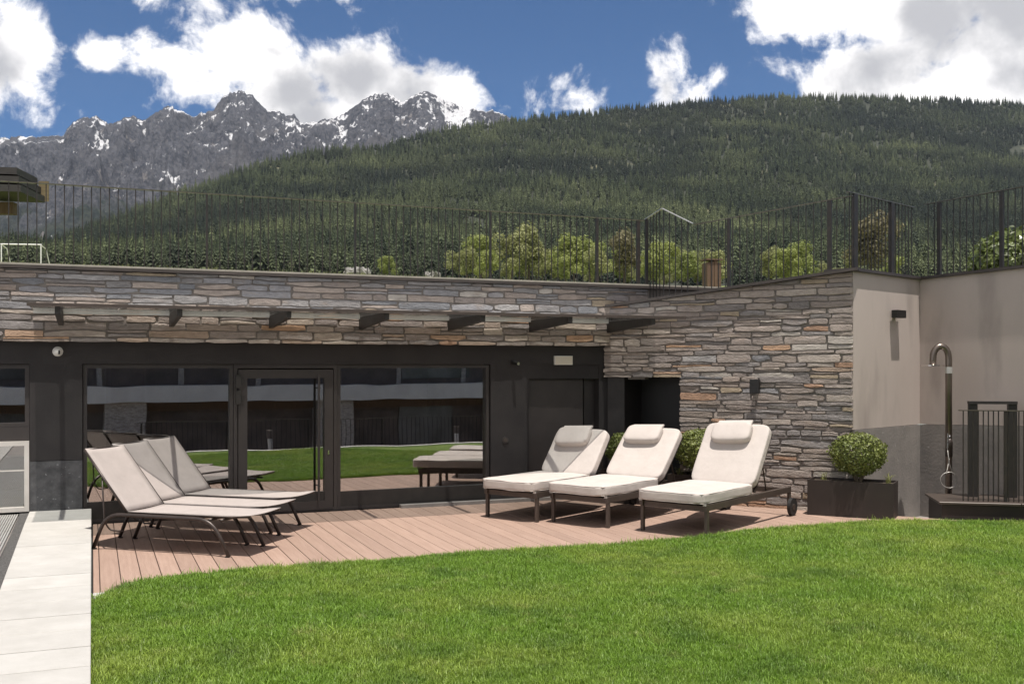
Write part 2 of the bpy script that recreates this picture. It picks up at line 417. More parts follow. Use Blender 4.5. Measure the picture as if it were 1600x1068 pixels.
M['opp_glass'] = mat('far_glass', (.20, .19, .185), (.07, .065, .06), .8, rough=.25)
M['boulder'] = mat('boulder', (.30, .285, .265), (.2, .19, .18), .5, rough=.9)
M['goal'] = mat('goal_paint', (.75, .74, .72), rough=.5)
M['ground'] = mat('earth', (.10, .095, .085), (.14, .13, .115), 2, rough=.95)

# ------------------------------------------------------------------ frames of the place
FO = Vector((-1.806, 14.45, 0)); FR = R(22.3)      # glazed facade
fu = Vector((math.cos(FR), math.sin(FR), 0)); fn = Vector((math.sin(FR), -math.cos(FR), 0))
def FP(s, d, z=0): return FO + fu * s + fn * d + Vector((0, 0, z))
WO = Vector((1.426, 15.74, 0)); WR = math.atan2(-.4832, .8755)      # stone wing
wu = Vector((math.cos(WR), math.sin(WR), 0)); wn_ = Vector((math.sin(WR), -math.cos(WR), 0))
def WP(t, d, z=0): return WO + wu * t + wn_ * d + Vector((0, 0, z))
AO = WP(3.685, 0); AR = math.atan2(.692, .722)                       # plastered return wall
BO = Vector((6.116, 15.36, 0)); BR = math.atan2(-.838, .545)         # plastered side wall
ALEN = (BO - AO).length; AR = math.atan2((BO - AO).y, (BO - AO).x)

# ------------------------------------------------------------------ lawn, ground, path, deck
LAWN_Z = .012
edge = [tuple(FP(-3.822, 5.6).to_2d()), tuple(FP(-3.822, 4.72).to_2d()), (-3.51, 8.99), (-3.52, 9.28), (-3.44, 9.44), (-3.13, 9.67), (-2.49, 10.0), (-1.81, 10.3), (-1.30, 10.48),
        (-0.55, 10.90), (0.43, 11.15), (1.1, 11.39), (2.07, 11.81), (2.85, 12.31), (3.67, 12.7), (4.6, 13.06), (5.29, 13.12), (6.4, 13.05), (7.6, 12.95), (16, 12.6)]
a0 = FP(-3.822, 10.3); a1 = FP(21, 10.3)
lawn_poly = edge + [(20, 12.4), (a1.x, a1.y), (a0.x, a0.y)]
mb = MB(); mb.prism([(x, y) for x, y in reversed(lawn_poly)], -.25, LAWN_Z)
struct(mb.build('lawn', M['lawn']))

mb = MB()
g = 60
mb.add([(-g, -g, -1.6), (g, -g, -1.6), (g, 13.0, -1.6), (-g, 13.0, -1.6)], [(0, 1, 2, 3)])
struct(mb.build('ground', M['ground']))

# lower paved apron by the shower
ap = [WP(3.2, .3), FP(6.0, 3.6), Vector((6.0, 12.9, 0)), Vector((9.5, 12.7, 0)), Vector((9.5, 15.0, 0)), Vector((6.4, 15.9, 0)), Vector((4.9, 14.6, 0))]
mb = MB(); mb.prism([(p.x, p.y) for p in ap], -.6, -.24)
struct(mb.build('pavement', M['concrete']))

def wing_d(s):
    # distance from the facade plane at which the wing wall is met
    p = FP(s, 0) - WO
    num = p.dot(wn_); den = fn.dot(wn_)
    return -num / den

def lawn_d(s):
    # where a deck board running along fn meets the lawn edge
    best = None
    o = FP(s, 0)
    for (x0, y0), (x1, y1) in zip(edge[2:-1], edge[3:]):
        ex, ey = x1 - x0, y1 - y0
        det = fn.x * (-ey) - fn.y * (-ex)
        if abs(det) < 1e-9: continue
        bx, by = x0 - o.x, y0 - o.y
        d = (bx * (-ey) - by * (-ex)) / det; w = (fn.x * by - fn.y * bx) / det
        if -1e-6 <= w <= 1.000001: best = d if best is None else min(best, d)
    return best

deck = thing('deck', '', '', FO, FR)
for k in ('label', 'category'): del deck[k]
struct(deck)
pitch = .184; s = -3.805; first = True; k = 0
while s < 7.6:
    e0 = s; e1 = -3.745 if first else s + pitch
    first = False
    w0, w1 = e0 + .0035, e1 - .0035
    def start(q):
        if q < 3.46: return .03
        if q < 5.81: return max(.03, wing_d(q) + .05)
        return 2.88 + (q - 5.81) * 1.3
    dl = [lawn_d(w) for w in (w0, w1)]
    dl = [5.4 if (v is None and e0 < -3.2) else v for v in dl]
    if None in dl: s = e1; continue
    dl = [x + .07 for x in dl]
    if e0 < -3.7: dl = [min(x, 4.36) for x in dl]
    ds = [start(w0), start(w1)]
    if dl[0] > ds[0] + .05 and dl[1] > ds[1] + .05:
        b = MB(); c = .004
        # a board with eased upper edges
        def ring(inset, z): return [(w0 + inset, -ds[0] - inset, z), (w0 + inset, -dl[0] + inset, z), (w1 - inset, -dl[1] + inset, z), (w1 - inset, -ds[1] - inset, z)]
        b.add(ring(0, -.028) + ring(0, -c) + ring(c, 0), [(0, 1, 5, 4), (1, 2, 6, 5), (2, 3, 7, 6), (3, 0, 4, 7), (4, 5, 9, 8), (5, 6, 10, 9), (6, 7, 11, 10), (7, 4, 8, 11), (8, 9, 10, 11)])
        o = b.build('board', M['deck'], deck)
    s = e1; k += 1
mb = MB(); mb.prism([(-3.815, 0.1), (-3.815, -5.6), (0, -5.2), (8.0, -6.5), (8.0, -5.9), (5.9, -3.05), (3.6, -.05)], -.3, -.03)
mb.build('underlay', M['deck_gap'], deck)
# stone threshold at the foot of the wall
MB().box(.22, 3.42, -.115, .0, -.02, .045).build('threshold', M['concrete'], deck)

# pale step stone where deck, lawn and path meet
o = bevel_mod(MB().box(-3.805, -3.59, -4.66, -4.365, -.1, .018).build('edging_stone', M['slab'], deck), .006)

path = thing('path', '', '', FO, FR)
for k in ('label', 'category'): del path[k]
struct(path)
PZ = .20
def path_z(d): return PZ - .10 * min(max((d - 1) / 4.5, 0), 1)
d = .02; i = 0
random.seed(3)
while d < 16.5:
    ln = .50
    x0 = -4.53
    pz0, pz1 = path_z(d), path_z(d + ln - .018); j_ = random.uniform(-.0015, .0015)
    b = MB().hexa([(x0, -(d + ln - .018), pz1 - .06), (-3.82, -(d + ln - .018), pz1 - .06), (-3.82, -d, pz0 - .06), (x0, -d, pz0 - .06),
                   (x0, -(d + ln - .018), pz1 + j_), (-3.82, -(d + ln - .018), pz1 + j_), (-3.82, -d, pz0 + j_), (x0, -d, pz0 + j_)])
    bevel_mod(b.build('slab', M['slab'], path), .004, 1)
    d += ln
MB().prism([(-4.52, -16.5), (-3.825, -16.5), (-3.825, 0), (-4.52, 0)], -.6, .03).build('base', M['concrete'], path)
MB().hexa([(-4.64, -5.5, -.6), (-4.535, -5.5, -.6), (-4.535, 0, -.6), (-4.64, 0, -.6), (-4.64, -5.5, .085), (-4.535, -5.5, .085), (-4.535, 0, PZ - .02), (-4.64, 0, PZ - .02)]).build('gravel_strip', M['gravel'], path, kind='stuff')

grate = thing('entrance_grate', 'ribbed aluminium grate in front of the low white-framed door', 'grate', FP(-4.93, .05, PZ - .03), FR)
MB().box(-2.3, .29, -15, 0, -.6, -.02).build('tray', M['concrete'], grate)
mb = MB()
for i in range(30):
    x = -.50 + i * .0262
    mb.box(x, x + .018, -9, -.02, -.018, .010)
mb.build('ribs', M['alu'], grate, kind='stuff')
MB().box(-2.3, -.54, -15, -.02, -.018, .005).build('paving', M['slab'], grate)

# ------------------------------------------------------------------ stone walls
def clip_top(poly, f):
    # clip polygon (t,z) to z <= f(t) (f linear)
    out = []
    n = len(poly)
    for i in range(n):
        a, b = poly[i], poly[(i + 1) % n]
        fa, fb = f(a[0]) - a[1], f(b[0]) - b[1]
        if fa >= 0: out.append(a)
        if (fa >= 0) != (fb >= 0):
            w = fa / (fa - fb); out.append((a[0] + (b[0] - a[0]) * w, a[1] + (b[1] - a[1]) * w))
    return out

def stone_mesh(poly, depth, rnd_):
    # polygon in (x,z) -> irregular, rough-faced slab standing proud of y=0 towards -y
    cx = sum(p[0] for p in poly) / len(poly); cz = sum(p[1] for p in poly) / len(poly)
    n = len(poly); b = MB()
    tilt = rnd_.uniform(-.008, .004); tiltx = rnd_.uniform(-.02, .02)
    def dep(x, z, base): return -(base + tilt * (z - cz) / .06 * .5 + tiltx * (x - cx))
    back = [(x, .01, z) for x, z in poly]
    r1 = [(x, dep(x, z, depth), z) for x, z in poly]
    r2 = []
    for x, z in poly:
        dx, dz = cx - x, cz - z
        k = min(.010 / max(math.hypot(dx, dz), .02), .5)
        r2.append((x + dx * k, dep(x, z, depth + rnd_.uniform(.002, .005)), z + dz * k * 1.0))
    ctr = (cx + rnd_.uniform(-.03, .03), dep(cx, cz, depth + rnd_.uniform(.002, .007)), cz + rnd_.uniform(-.01, .01))
    fs = []
    for i in range(n):
        j = (i + 1) % n
        fs += [(i, j, n + j, n + i), (n + i, n + j, 2 * n + j, 2 * n + i), (2 * n + i, 2 * n + j, 3 * n)]
    b.add(back + r1 + r2 + [ctr], fs)
    return b

def lay_stones(parent, x0, x1, z0, z1, rows, wmin, wmax, pick, seed, top=None, ragged=True):
    rnd_ = random.Random(seed)
    hs = [rnd_.uniform(.6, 1.45) for _ in range(rows)]
    tot = sum(hs); zs = [z0]
    for h in hs: zs.append(zs[-1] + h * (z1 - z0) / tot)
    amp = .17 * (z1 - z0) / rows
    def bz(r, x):
        if r == 0 or r == rows: return zs[r]
        return zs[r] + amp * 1.6 * noise.noise(Vector((x * 1.1, r * 7.3 + seed, 0))) + amp * .8 * noise.noise(Vector((x * 4.1, r * 3.3, seed)))
    g = .0028; cnt = 0
    for r in range(rows):
        x = x0 - rnd_.uniform(0, .2) * 0
        while x < x1 - .02:
            w = rnd_.triangular(wmin, wmax, wmin + (wmax - wmin) * .3)
            e = min(x + w, x1)
            if x1 - e < wmin * .6: e = x1
            l0, l1 = (rnd_.uniform(-.018, .018) for _ in range(2))
            if x <= x0 + 1e-6: l0 = l1 = rnd_.uniform(0, .02) if ragged else 0
            splits = [(0, 1)]
            if (e - x) > .3 and rnd_.random() < .13:
                m = rnd_.uniform(.38, .62); splits = [(0, m), (m, 1)]
            elif rnd_.random() < .03: splits = [(0, .55), (.55, 1)]
            for lo, hi in splits:
                nseg = max(3, int((e - x) / .10))
                pts = []
                hgt = (zs[r + 1] - zs[r]) * (hi - lo)
                cr = min(.22 * hgt, .018) * rnd_.uniform(.2, 1.6); ln0, ln1 = (rnd_.uniform(0, .34) * hgt if rnd_.random() < .5 else 0 for _ in range(2))
                la, lb = rnd_.uniform(.15, .85), rnd_.uniform(.15, .85)
                xa, xb = x + g + rnd_.uniform(-.004, .006), e - g + rnd_.uniform(-.006, .004)
                def zz(fr, q): return bz(r, q) + (bz(r + 1, q) - bz(r, q)) * fr
                for i in range(nseg + 1):
                    q = xa + cr * .8 + (xb - xa - cr * 1.6) * i / nseg
                    fi = i / nseg; kk = (fi - la) / (1 - la) if fi > la else (la - fi) / la
                    pts.append((q, zz(lo, q) + g + ln0 * kk * kk + rnd_.uniform(0, .005)))
                pts.append((xb - rnd_.uniform(0, .012), zz(lo + (hi - lo) * rnd_.uniform(.3, .6), xb)))
                for i in range(nseg, -1, -1):
                    q = xa + cr * .8 + (xb - xa - cr * 1.6) * i / nseg
                    fi = i / nseg; kk = (fi - lb) / (1 - lb) if fi > lb else (lb - fi) / lb
                    pts.append((q, zz(hi, q) - g - ln1 * kk * kk - rnd_.uniform(0, .005)))
                pts.append((xa + rnd_.uniform(0, .012), zz(lo + (hi - lo) * rnd_.uniform(.3, .7), xa)))
                if top:
                    pts = clip_top(pts, top)
                    if len(pts) < 4: continue
                    hh = max(p[1] for p in pts) - min(p[1] for p in pts)
                    if hh < .02: continue
                cz = sum(p[1] for p in pts) / len(pts)
                dp = rnd_.uniform(.008, .019)
                b = stone_mesh(pts, dp, rnd_)
                b.build('stone', pick(sum(p[0] for p in pts) / len(pts), cz, rnd_), parent)
                cnt += 1
            x = e
    return cnt

# main band above the glazing (in facade coordinates, y = -distance)
band = thing('stone_wall', 'long stone-clad band above the dark glazed facade, under the roof terrace', 'wall', FP(0, .10), FR)
mb = MB(); mb.box(-9.5, 4.25, 0, .38, 2.315, 3.20); mb.box(4.25, 8.6, .02, .38, 2.9, 3.20)
mb.build('backing', M['joint'], band)
def pick_band(x, z, r_):  # sky glow above canopy, deck bounce below, painted into the stones' own tones
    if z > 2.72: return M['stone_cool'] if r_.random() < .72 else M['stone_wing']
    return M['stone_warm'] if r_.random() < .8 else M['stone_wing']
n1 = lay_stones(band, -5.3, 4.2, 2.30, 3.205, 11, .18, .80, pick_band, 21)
MB().box(-9.5, 8.6, -.085, .40, 3.205, 3.243).build('coping', M['coping'], band)
MB().box(-9.5, 8.6, -.075, .40, 3.245, 3.268).build('coping_strip', M['coping_light'], band)
mb = MB(); mb.box(-9.5, -5.31, -.04, -.002, 2.30, 3.2); mb.build('cladding', M['joint'], band)

# wing wall with its rising top and a door opening
wing = thing('stone_wall', 'stone-clad wing wall with a sloping top and a dark doorway', 'wall', WO, WR)
def wtop(t): return 2.925 + .1085 * t - .03
mb = MB()
def wseg(t0, t1, z0, y0=.0, y1=.38):
    mb.hexa([(t0, y0, z0), (t1, y0, z0), (t1, y1, z0), (t0, y1, z0), (t0, y0, wtop(t0)), (t1, y0, wtop(t1)), (t1, y1, wtop(t1)), (t0, y1, wtop(t0))])
wseg(.0, 1.22, 1.86); wseg(1.22, 3.64, -.3)
mb.build('backing', M['joint'], wing)
pick_w = lambda x, z, r_: M['stone_wing'] if r_.random() < .90 else (M['stone_warm'] if r_.random() < .6 else M['stone_cool'])
n2 = lay_stones(wing, 1.20, 3.69, -.03, 1.86, 23, .18, .80, pick_w, 5)
n3 = lay_stones(wing, -.02, 3.69, 1.83, 3.36, 19, .18, .80, pick_w, 9, top=lambda t: wtop(t) - .004)
mb = MB(); t0, t1 = -.05, 3.76
mb.hexa([(t0, -.09, wtop(t0)), (t1, -.09, wtop(t1)), (t1, .40, wtop(t1)), (t0, .40, wtop(t0)), (t0, -.09, wtop(t0) + .04), (t1, -.09, wtop(t1) + .04), (t1, .40, wtop(t1) + .04), (t0, .40, wtop(t0) + .04)])
mb.build('coping', M['coping'], wing)

# plastered return walls
ret = thing('plastered_wall', 'beige plastered corner wall with grey concrete panels at its foot', 'wall', AO, AR)
ZT = 3.295
MB().box(.0, ALEN, 0.0, .35, 1.135, ZT).build('plaster', M['render'], ret)
MB().box(.02, ALEN - .004, -.012, .34, -.5, 1.128).build('concrete_panel', M['concrete'], ret)
MB().box(-.07, ALEN, -.05, .40, ZT + .002, ZT + .042).build('coping', M['coping'], ret)
side = thing('plastered_wall', 'beige plastered wall behind the outdoor shower, with concrete panels below', 'wall', BO, BR)
def zt2(t): return 3.295 + .028 * t
mb = MB(); t1 = 7.0
mb.hexa([(0, 0, 1.135), (t1, 0, 1.36), (t1, .35, 1.36), (0, .35, 1.135), (0, 0, zt2(0)), (t1, 0, zt2(t1)), (t1, .35, zt2(t1)), (0, .35, zt2(0))])
mb.build('plaster', M['render'], side)
for a, b in ((.012, 1.7), (1.706, 3.4), (3.406, 7.0)):
    mb = MB()
    mb.hexa([(a, -.012, -.5), (b, -.012, -.5), (b, .34, -.5), (a, .34, -.5), (a, -.012, 1.128 + .032 * a), (b, -.012, 1.128 + .032 * b), (b, .34, 1.128 + .032 * b), (a, .34, 1.128 + .032 * a)])
    mb.build('concrete_panel', M['concrete'], side)
mb = MB()
mb.hexa([(-.0, -.05, zt2(0) + .002), (t1, -.05, zt2(t1) + .002), (t1, .4, zt2(t1) + .002), (0, .4, zt2(0) + .002), (0, -.05, zt2(0) + .042), (t1, -.05, zt2(t1) + .042), (t1, .4, zt2(t1) + .042), (0, .4, zt2(0) + .042)])
mb.build('coping', M['coping'], side)

# ------------------------------------------------------------------ glazed building
bld = thing('spa_building', 'low dark building front with large windows and glass door under the stone band', 'building', FO, FR)
D = M['dark_wall']
def wall(x0, x1, z0, z1, y0=0, y1=.30, m=D, nm='wall'): return MB().box(x0, x1, y0, y1, z0, z1).build(nm, m, bld)
wall(-9.5, 3.62, 2.028, 2.312, .0)                  # lintel
wall(-4.53, -3.925, .82, 2.028, .0)                # pier
wall(-4.53, -3.925, -.3, .815, -.012, .3, M['granite'], 'plinth_panel')
wall(1.615, 2.225, -.3, 2.028)                     # pier right of the window
wall(-9.5, -5.9, -.3, 2.028)
# recessed service door
wall(2.226, 3.401, 1.81, 2.028, .02); wall(2.2, 3.7, -.2, 2.4, .305, .34)
wall(3.402, 3.62, -.3, 2.028, .01)
dr = MB().box(2.24, 3.17, .10, .14, 0.02, 1.80).build('door', M['frame'], bld)
wall(3.17, 3.40, -.3, 1.812, .16, .2, M['frame'], 'side_panel')
MB().box(3.185, 3.2, .085, .16, 0.02, 1.81).build('door_jamb', M['steel_dark'], bld)
MB().tube([(3.08, .10, .95), (3.08, .05, .95), (2.98, .05, .95)], .01).build('handle', M['alu'], dr)
# doorway within the wing: dark inside
wd = thing('passage_doorway', 'black open doorway in the stone wing wall beneath a small ceiling light', 'doorway', WO, WR)
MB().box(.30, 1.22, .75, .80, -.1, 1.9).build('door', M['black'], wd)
MB().box(.02, .30, .06, .80, -.1, 1.86).build('jamb', M['steel_dark'], wd)
MB().box(1.222, 1.26, .39, .80, -.1, 1.86).build('jamb', M['steel_dark'], wd)
MB().box(.0, 1.26, .385, .80, 1.862, 1.92).build('lintel', M['steel_dark'], wd)
MB().box(.34, .62, .10, .24, 1.80, 1.845).build('ceiling_light', M['concrete'], wd)

F = M['frame']
def frame_ring(x0, x1, z0, z1, t, y0, y1, name, parent, m=F):
    mb = MB()
    mb.box(x0, x0 + t, y0, y1, z0, z1); mb.box(x1 - t, x1, y0, y1, z0, z1)
    mb.box(x0 + t, x1 - t, y0, y1, z0, z0 + t); mb.box(x0 + t, x1 - t, y0, y1, z1 - t, z1)
    return mb.build(name, m, parent)
def pane(x0, x1, y, z0, z1, parent, a=R(1.4)):
    # panes sit a touch out of line in their frames
    o = MB().box(-(x1 - x0) / 2, (x1 - x0) / 2, -.006, .006, z0, z1).build('pane', M['glass'], parent)
    o.location = ((x0 + x1) / 2, y, 0); o.rotation_euler.z = a; return o
def window(x0, x1, z0, z1, sill=.20):
    fr_ = frame_ring(x0, x1, z0, z1, .045, .045, .14, 'window', bld)
    MB().box(x0 + .045, x1 - .045, .055, .13, z0 + .045, z0 + sill).build('bottom_rail', M['steel_dark'], fr_)
    pane(x0 + .03, x1 - .03, .0925, z0 + sill - .02, z1 - .03, fr_)
    return fr_
window(-3.915, -2.065, .0, 2.022, .27)
window(-.655, 1.605, .0, 2.022, .26)
# door with hinges, leaf frame and long pull handle
fd = frame_ring(-2.06, -.66, .0, 2.024, .05, .03, .15, 'door', bld)
lf = frame_ring(-2.0, -.72, .03, 1.955, .118, .02, .10, 'leaf_frame', fd)
pane(-1.9, -.82, .062, .13, 1.85, fd)
MB().box(-1.882, -.838, .035, .09, .149, .27).build('bottom_rail', M['steel_dark'], fd)
for z in (1.80, 1.58):
    MB().box(-2.035, -1.965, -.012, .018, z - .09, z + .09).build('hinge', M['steel_dark'], fd)
    MB().box(-1.962, -1.92, -.006, .018, z - .03, z + .03).build('hinge_leaf', M['steel_dark'], fd)
MB().tube([(-.935, -.06, .16), (-.935, -.06, 1.88)], .017, 10).build('pull_handle', M['frame'], fd)
for z in (.35, 1.70): MB().tube([(-.935, -.06, z), (-.90, .03, z)], .01).build('handle_bracket', M['frame'], fd)
MB().box(-.795, -.775, .012, .019, .78, .84).build('lock_cylinder', M['chrome'], fd)
# left window: upper pane, dark band, low white-framed door
lw = frame_ring(-5.9, -4.535, 1.25, 2.022, .05, .045, .14, 'window', bld)
MB().box(-5.85, -4.585, .085, .10, 1.30, 1.972).build('pane', M['glass'], lw)
wall(-5.9, -4.535, 1.075, 1.248, .03, .2, F, 'transom')
lo = frame_ring(-5.9, -4.535, .20, 1.072, .055, -.02, .10, 'low_door', bld, M['white_frame'])
MB().box(-5.845, -4.59, .035, .05, .255, 1.017).build('pane', M['glass'], lo)
MB().box(-5.845, -4.59, .02, .034, .70, .715).build('glazing_bar', M['white_frame'], lo)
# the room behind
rm = MB()
rm.box(-9.4, 3.3, 4.6, 4.7, -.1, 2.6); rm.box(-9.5, -9.4, .3, 4.7, -.1, 2.6); rm.box(2.1, 2.2, .32, 4.6, -.1, 2.6)
rm.build('room_wall', M['room'], bld)
MB().box(-9.4, 3.4, .16, 4.6, -.2, -.02).build('floor', M['room_floor'], bld)
MB().box(-9.5, 9.0, .31, 14, 3.0, 3.19).build('roof_slab', M['concrete'], bld)
MB().box(-9.5, 3.4, .301, 4.6, 2.32, 2.36).build('ceiling', M['room'], bld)
mb = MB()
for i in range(10):
    x = -3.86 + i * .022
    mb.box(x, x + .022, .30 + .02 * (i % 2), .33 + .02 * (i % 2), .05, 2.0)
mb.build('curtain', M['curtain'], bld)
mb = MB()
for i in range(14):
    x = -3.58 + i * .03
    mb.box(x, x + .03, .5 + .03 * (i % 2), .53 + .03 * (i % 2), .05, 2.0)
mb.build('curtain', M['curtain_brown'], bld)

# fittings on the facade
cm = thing('dome_camera', 'small round white dome camera on the dark wall', 'camera', FP(-4.21, .0, 2.185), FR)
MB().cyl((0, .0, 0), (0, -.03, 0), .062, 20).build('base', M['white_plastic'], cm)
MB().superbox((0, -.045, -.005), (.055, .05, .055), e=.5, n=6).build('dome', M['white_plastic'], cm, True)
MB().box(.008, .03, -.098, -.07, -.035, .012).build('lens_slot', M['black'], cm)
sp = thing('spotlight', 'small dark spotlight with a bright glass front beside the window', 'lamp', FP(1.97, 0, 2.06), FR)
MB().box(-.03, .0, -.04, 0, -.03, .03).build('bracket', M['black'], sp)
MB().tube([(-.015, -.03, 0), (.02, -.13, -.02)], .028, 12).build('body', M['black'], sp)
MB().tube([(.02, -.131, -.02), (.024, -.15, -.022)], .024, 12).build('lens', M['chrome'], sp)
sg = thing('emergency_light', 'cream rectangular emergency light on the dark lintel', 'light', FP(2.78, 0, 2.09), FR)
bevel_mod(MB().box(-.15, .15, -.045, 0, -.068, .068).build('housing', M['white_plastic'], sg), .006)
for i in range(4): MB().box(-.14, .14, -.052, -.046, -.058 + i * .03, -.034 + i * .03).build('diffuser', M['sign'], sg)
kn = thing('wall_button', 'round grey push button on the dark pier', 'button', FP(1.845, 0, .91), FR)
MB().cyl((0, 0, 0), (0, -.012, 0), .05, 20).build('plate', M['frame'], kn)
MB().cyl((0, -.0125, 0), (0, -.02, 0), .028, 16).build('cap', M['taupe'], kn)
lamp = thing('wall_lamp', 'black box wall lamp on the stone wing wall', 'lamp', WP(2.37, .06, 1.717), WR)
MB().box(-.03, .03, -.03, .05, -.05, .05).build('mount', M['black'], lamp)
bevel_mod(MB().box(-.065, .065, -.13, -.031, -.10, .10).build('shade', M['black'], lamp), .004)
lp = thing('wall_lamp', 'black box wall lamp on the beige plastered wall', 'lamp', AO + Vector((math.cos(AR), math.sin(AR), 0)) * 1.18 + Vector((0, 0, 2.75)), AR)
MB().box(-.05, .05, -.03, 0, -.04, .04).build('mount', M['black'], lp)
bevel_mod(MB().box(-.13, .13, -.13, -.031, -.055, .055).build('shade', M['black'], lp), .004)

# ------------------------------------------------------------------ glass canopy
can = thing('glass_canopy', 'clear glass canopy on dark steel brackets along the stone band', 'canopy', FP(0, .15), FR)
CZ = 2.685
bs = [-4.17, -2.86, -1.59, -.36, .94, 2.21, 3.50]
edges_ = [-4.48] + [(a + b) / 2 for a, b in zip(bs, bs[1:])] + [3.98]
for a, b in zip(edges_, edges_[1:]):
    bevel_mod(MB().box(a + .004, b - .004, -1.40, .0, CZ, CZ + .016).build('glass_panel', M['canopy_glass'], can), .003, 1)
MB().box(-4.48, 3.9, -.028, .0, CZ - .034, CZ - .002).build('wall_rail', M['alu'], can)
MB().box(-4.48, 3.98, -1.412, -1.402, CZ - .018, CZ + .02).build('edge_trim', M['taupe'], can)
for x in bs:
    mb = MB()
    mb.hexa([(x - .03, -1.32, CZ - .095), (x + .03, -1.32, CZ - .095), (x + .03, .05, CZ - .175), (x - .03, .05, CZ - .175),
             (x - .03, -1.32, CZ - .003), (x + .03, -1.32, CZ - .003), (x + .03, .05, CZ - .003), (x - .03, .05, CZ - .003)])
    mb.build('bracket', M['steel_dark'], can)

# ------------------------------------------------------------------ railings
def railing(name, label, pts, zbase, zrail, posts, pitch_=.105, loc=None, top_mat=None, clip=.0):
    """pts: world polyline (x,y); zbase/zrail functions of run length; posts: (run, width)"""
    run = [0]
    for a, b in zip(pts, pts[1:]): run.append(run[-1] + (Vector(b) - Vector(a)).length)
    def at(q):
        for i in range(len(pts) - 1):
            if q <= run[i + 1] + 1e-9:
                w = (q - run[i]) / (run[i + 1] - run[i]); a, b = Vector(pts[i]), Vector(pts[i + 1])
                d_ = (b - a).normalized(); return a + (b - a) * w, d_
        return Vector(pts[-1]), (Vector(pts[-1]) - Vector(pts[-2])).normalized()
    base = Vector((pts[0][0], pts[0][1], zbase(0)))
    t = thing(name, label, 'railing', base, 0)
    bars = {}
    q = pitch_ * .5
    while q < run[-1]:
        if all(abs(q - p[0]) > .045 for p in posts):
            c, d_ = at(q); z0, z1 = zbase(q), zrail(q)
            mb = MB(); h = .0058
            ax = Vector((d_.x, d_.y)) * h; ay = Vector((-d_.y, d_.x)) * h
            cs = [c - ax - ay, c + ax - ay, c + ax + ay, c - ax + ay]
            mb.hexa([(p.x - base.x, p.y - base.y, z0 - base.z) for p in cs] + [(p.x - base.x, p.y - base.y, z1 - base.z) for p in cs])
            mb.build('bar', M['rail'], t)
        q += pitch_
    for pq, w in posts:
        c, d_ = at(pq); z0, z1 = zbase(pq), zrail(pq)
        mb = MB(); ax = Vector((d_.x, d_.y)) * w; ay = Vector((-d_.y, d_.x)) * .022
        cs = [c - ax - ay, c + ax - ay, c + ax + ay, c - ax + ay]
        mb.hexa([(p.x - base.x, p.y - base.y, z0 - base.z) for p in cs] + [(p.x - base.x, p.y - base.y, z1 - .004 - base.z) for p in cs])
        mb.build('post', M['rail'], t)
    mb = MB()
    for i in range(len(pts) - 1):
        a, b = Vector(pts[i]), Vector(pts[i + 1]); d_ = (b - a).normalized(); n_ = Vector((-d_.y, d_.x)) * .02
        z0, z1 = zrail(run[i]) - base.z, zrail(run[i + 1]) - base.z
        A, B = a - base.to_2d(), b - base.to_2d(); th = .012
        mb.hexa([(A.x - n_.x, A.y - n_.y, z0), (B.x - n_.x, B.y - n_.y, z1), (B.x + n_.x, B.y + n_.y, z1), (A.x + n_.x, A.y + n_.y, z0),
                 (A.x - n_.x, A.y - n_.y, z0 + th), (B.x - n_.x, B.y - n_.y, z1 + th), (B.x + n_.x, B.y + n_.y, z1 + th), (A.x + n_.x, A.y + n_.y, z0 + th)])
    mb.build('handrail', top_mat or M['rail_top'], t)
    return t
p2 = lambda v: (v.x, v.y)
L0 = -6.6
railing('railing', 'long dark bar railing on the roof terrace above the stone band', [p2(FP(L0, .02)), p2(FP(4.16, .02))],
        lambda q: 3.286, lambda q: 4.27, [(x - L0, .012) for x in (-2.41, -.42, 1.6)] + [(3.35 - L0, .02), (4.07 - L0, .028)])
def wz(t): return wtop(t) + .041
WT0 = 1.40
railing('railing', 'dark bar railing climbing along the sloping top of the stone wing wall', [p2(WP(WT0, -.1)), p2(WP(3.66, -.1))],
        lambda q: wz(q + WT0), lambda q: wz(q + WT0) + 1.0, [(1.92 - WT0, .024), (3.35 - WT0, .03)])
q0 = FP(4.20, .02); q1 = Vector((2.277, 15.5, 0)); q2 = WP(1.37, -.1)
r1 = (q1 - q0).length
railing('railing', 'short angled stair railing with a bright sloping handrail between the two terrace railings', [p2(q0), p2(q1), p2(q2)],
        lambda q: 3.05 if q < r1 else 3.02, lambda q: 4.29 + (.09 * q / r1 if q < r1 else .09 - .27 * (q - r1) / (q2 - q1).length),
        [(.04, .024)], top_mat=M['alu'])
av = Vector((math.cos(AR), math.sin(AR), 0)); an = Vector((-math.sin(AR), math.cos(AR), 0))
bv = Vector((math.cos(BR), math.sin(BR), 0)); bn = Vector((-math.sin(BR), math.cos(BR), 0))
railing('railing', 'dark bar railing on top of the beige plastered corner wall with two thick posts', [p2(AO + av * .03 + an * .1), p2(AO + av * (ALEN + .03) + an * .1)],
        lambda q: ZT + .043, lambda q: ZT + 1.09, [(.2, .055), (1.30, .05)])
railing('railing', 'dark bar railing along the top of the plastered wall above the shower', [p2(BO + bv * .02 + bn * .1), p2(BO + bv * 4.6 + bn * .1)],
        lambda q: zt2(q) + .043, lambda q: zt2(q) + 1.13, [(.24, .026), (1.22, .026), (2.2, .026), (3.2, .026)])

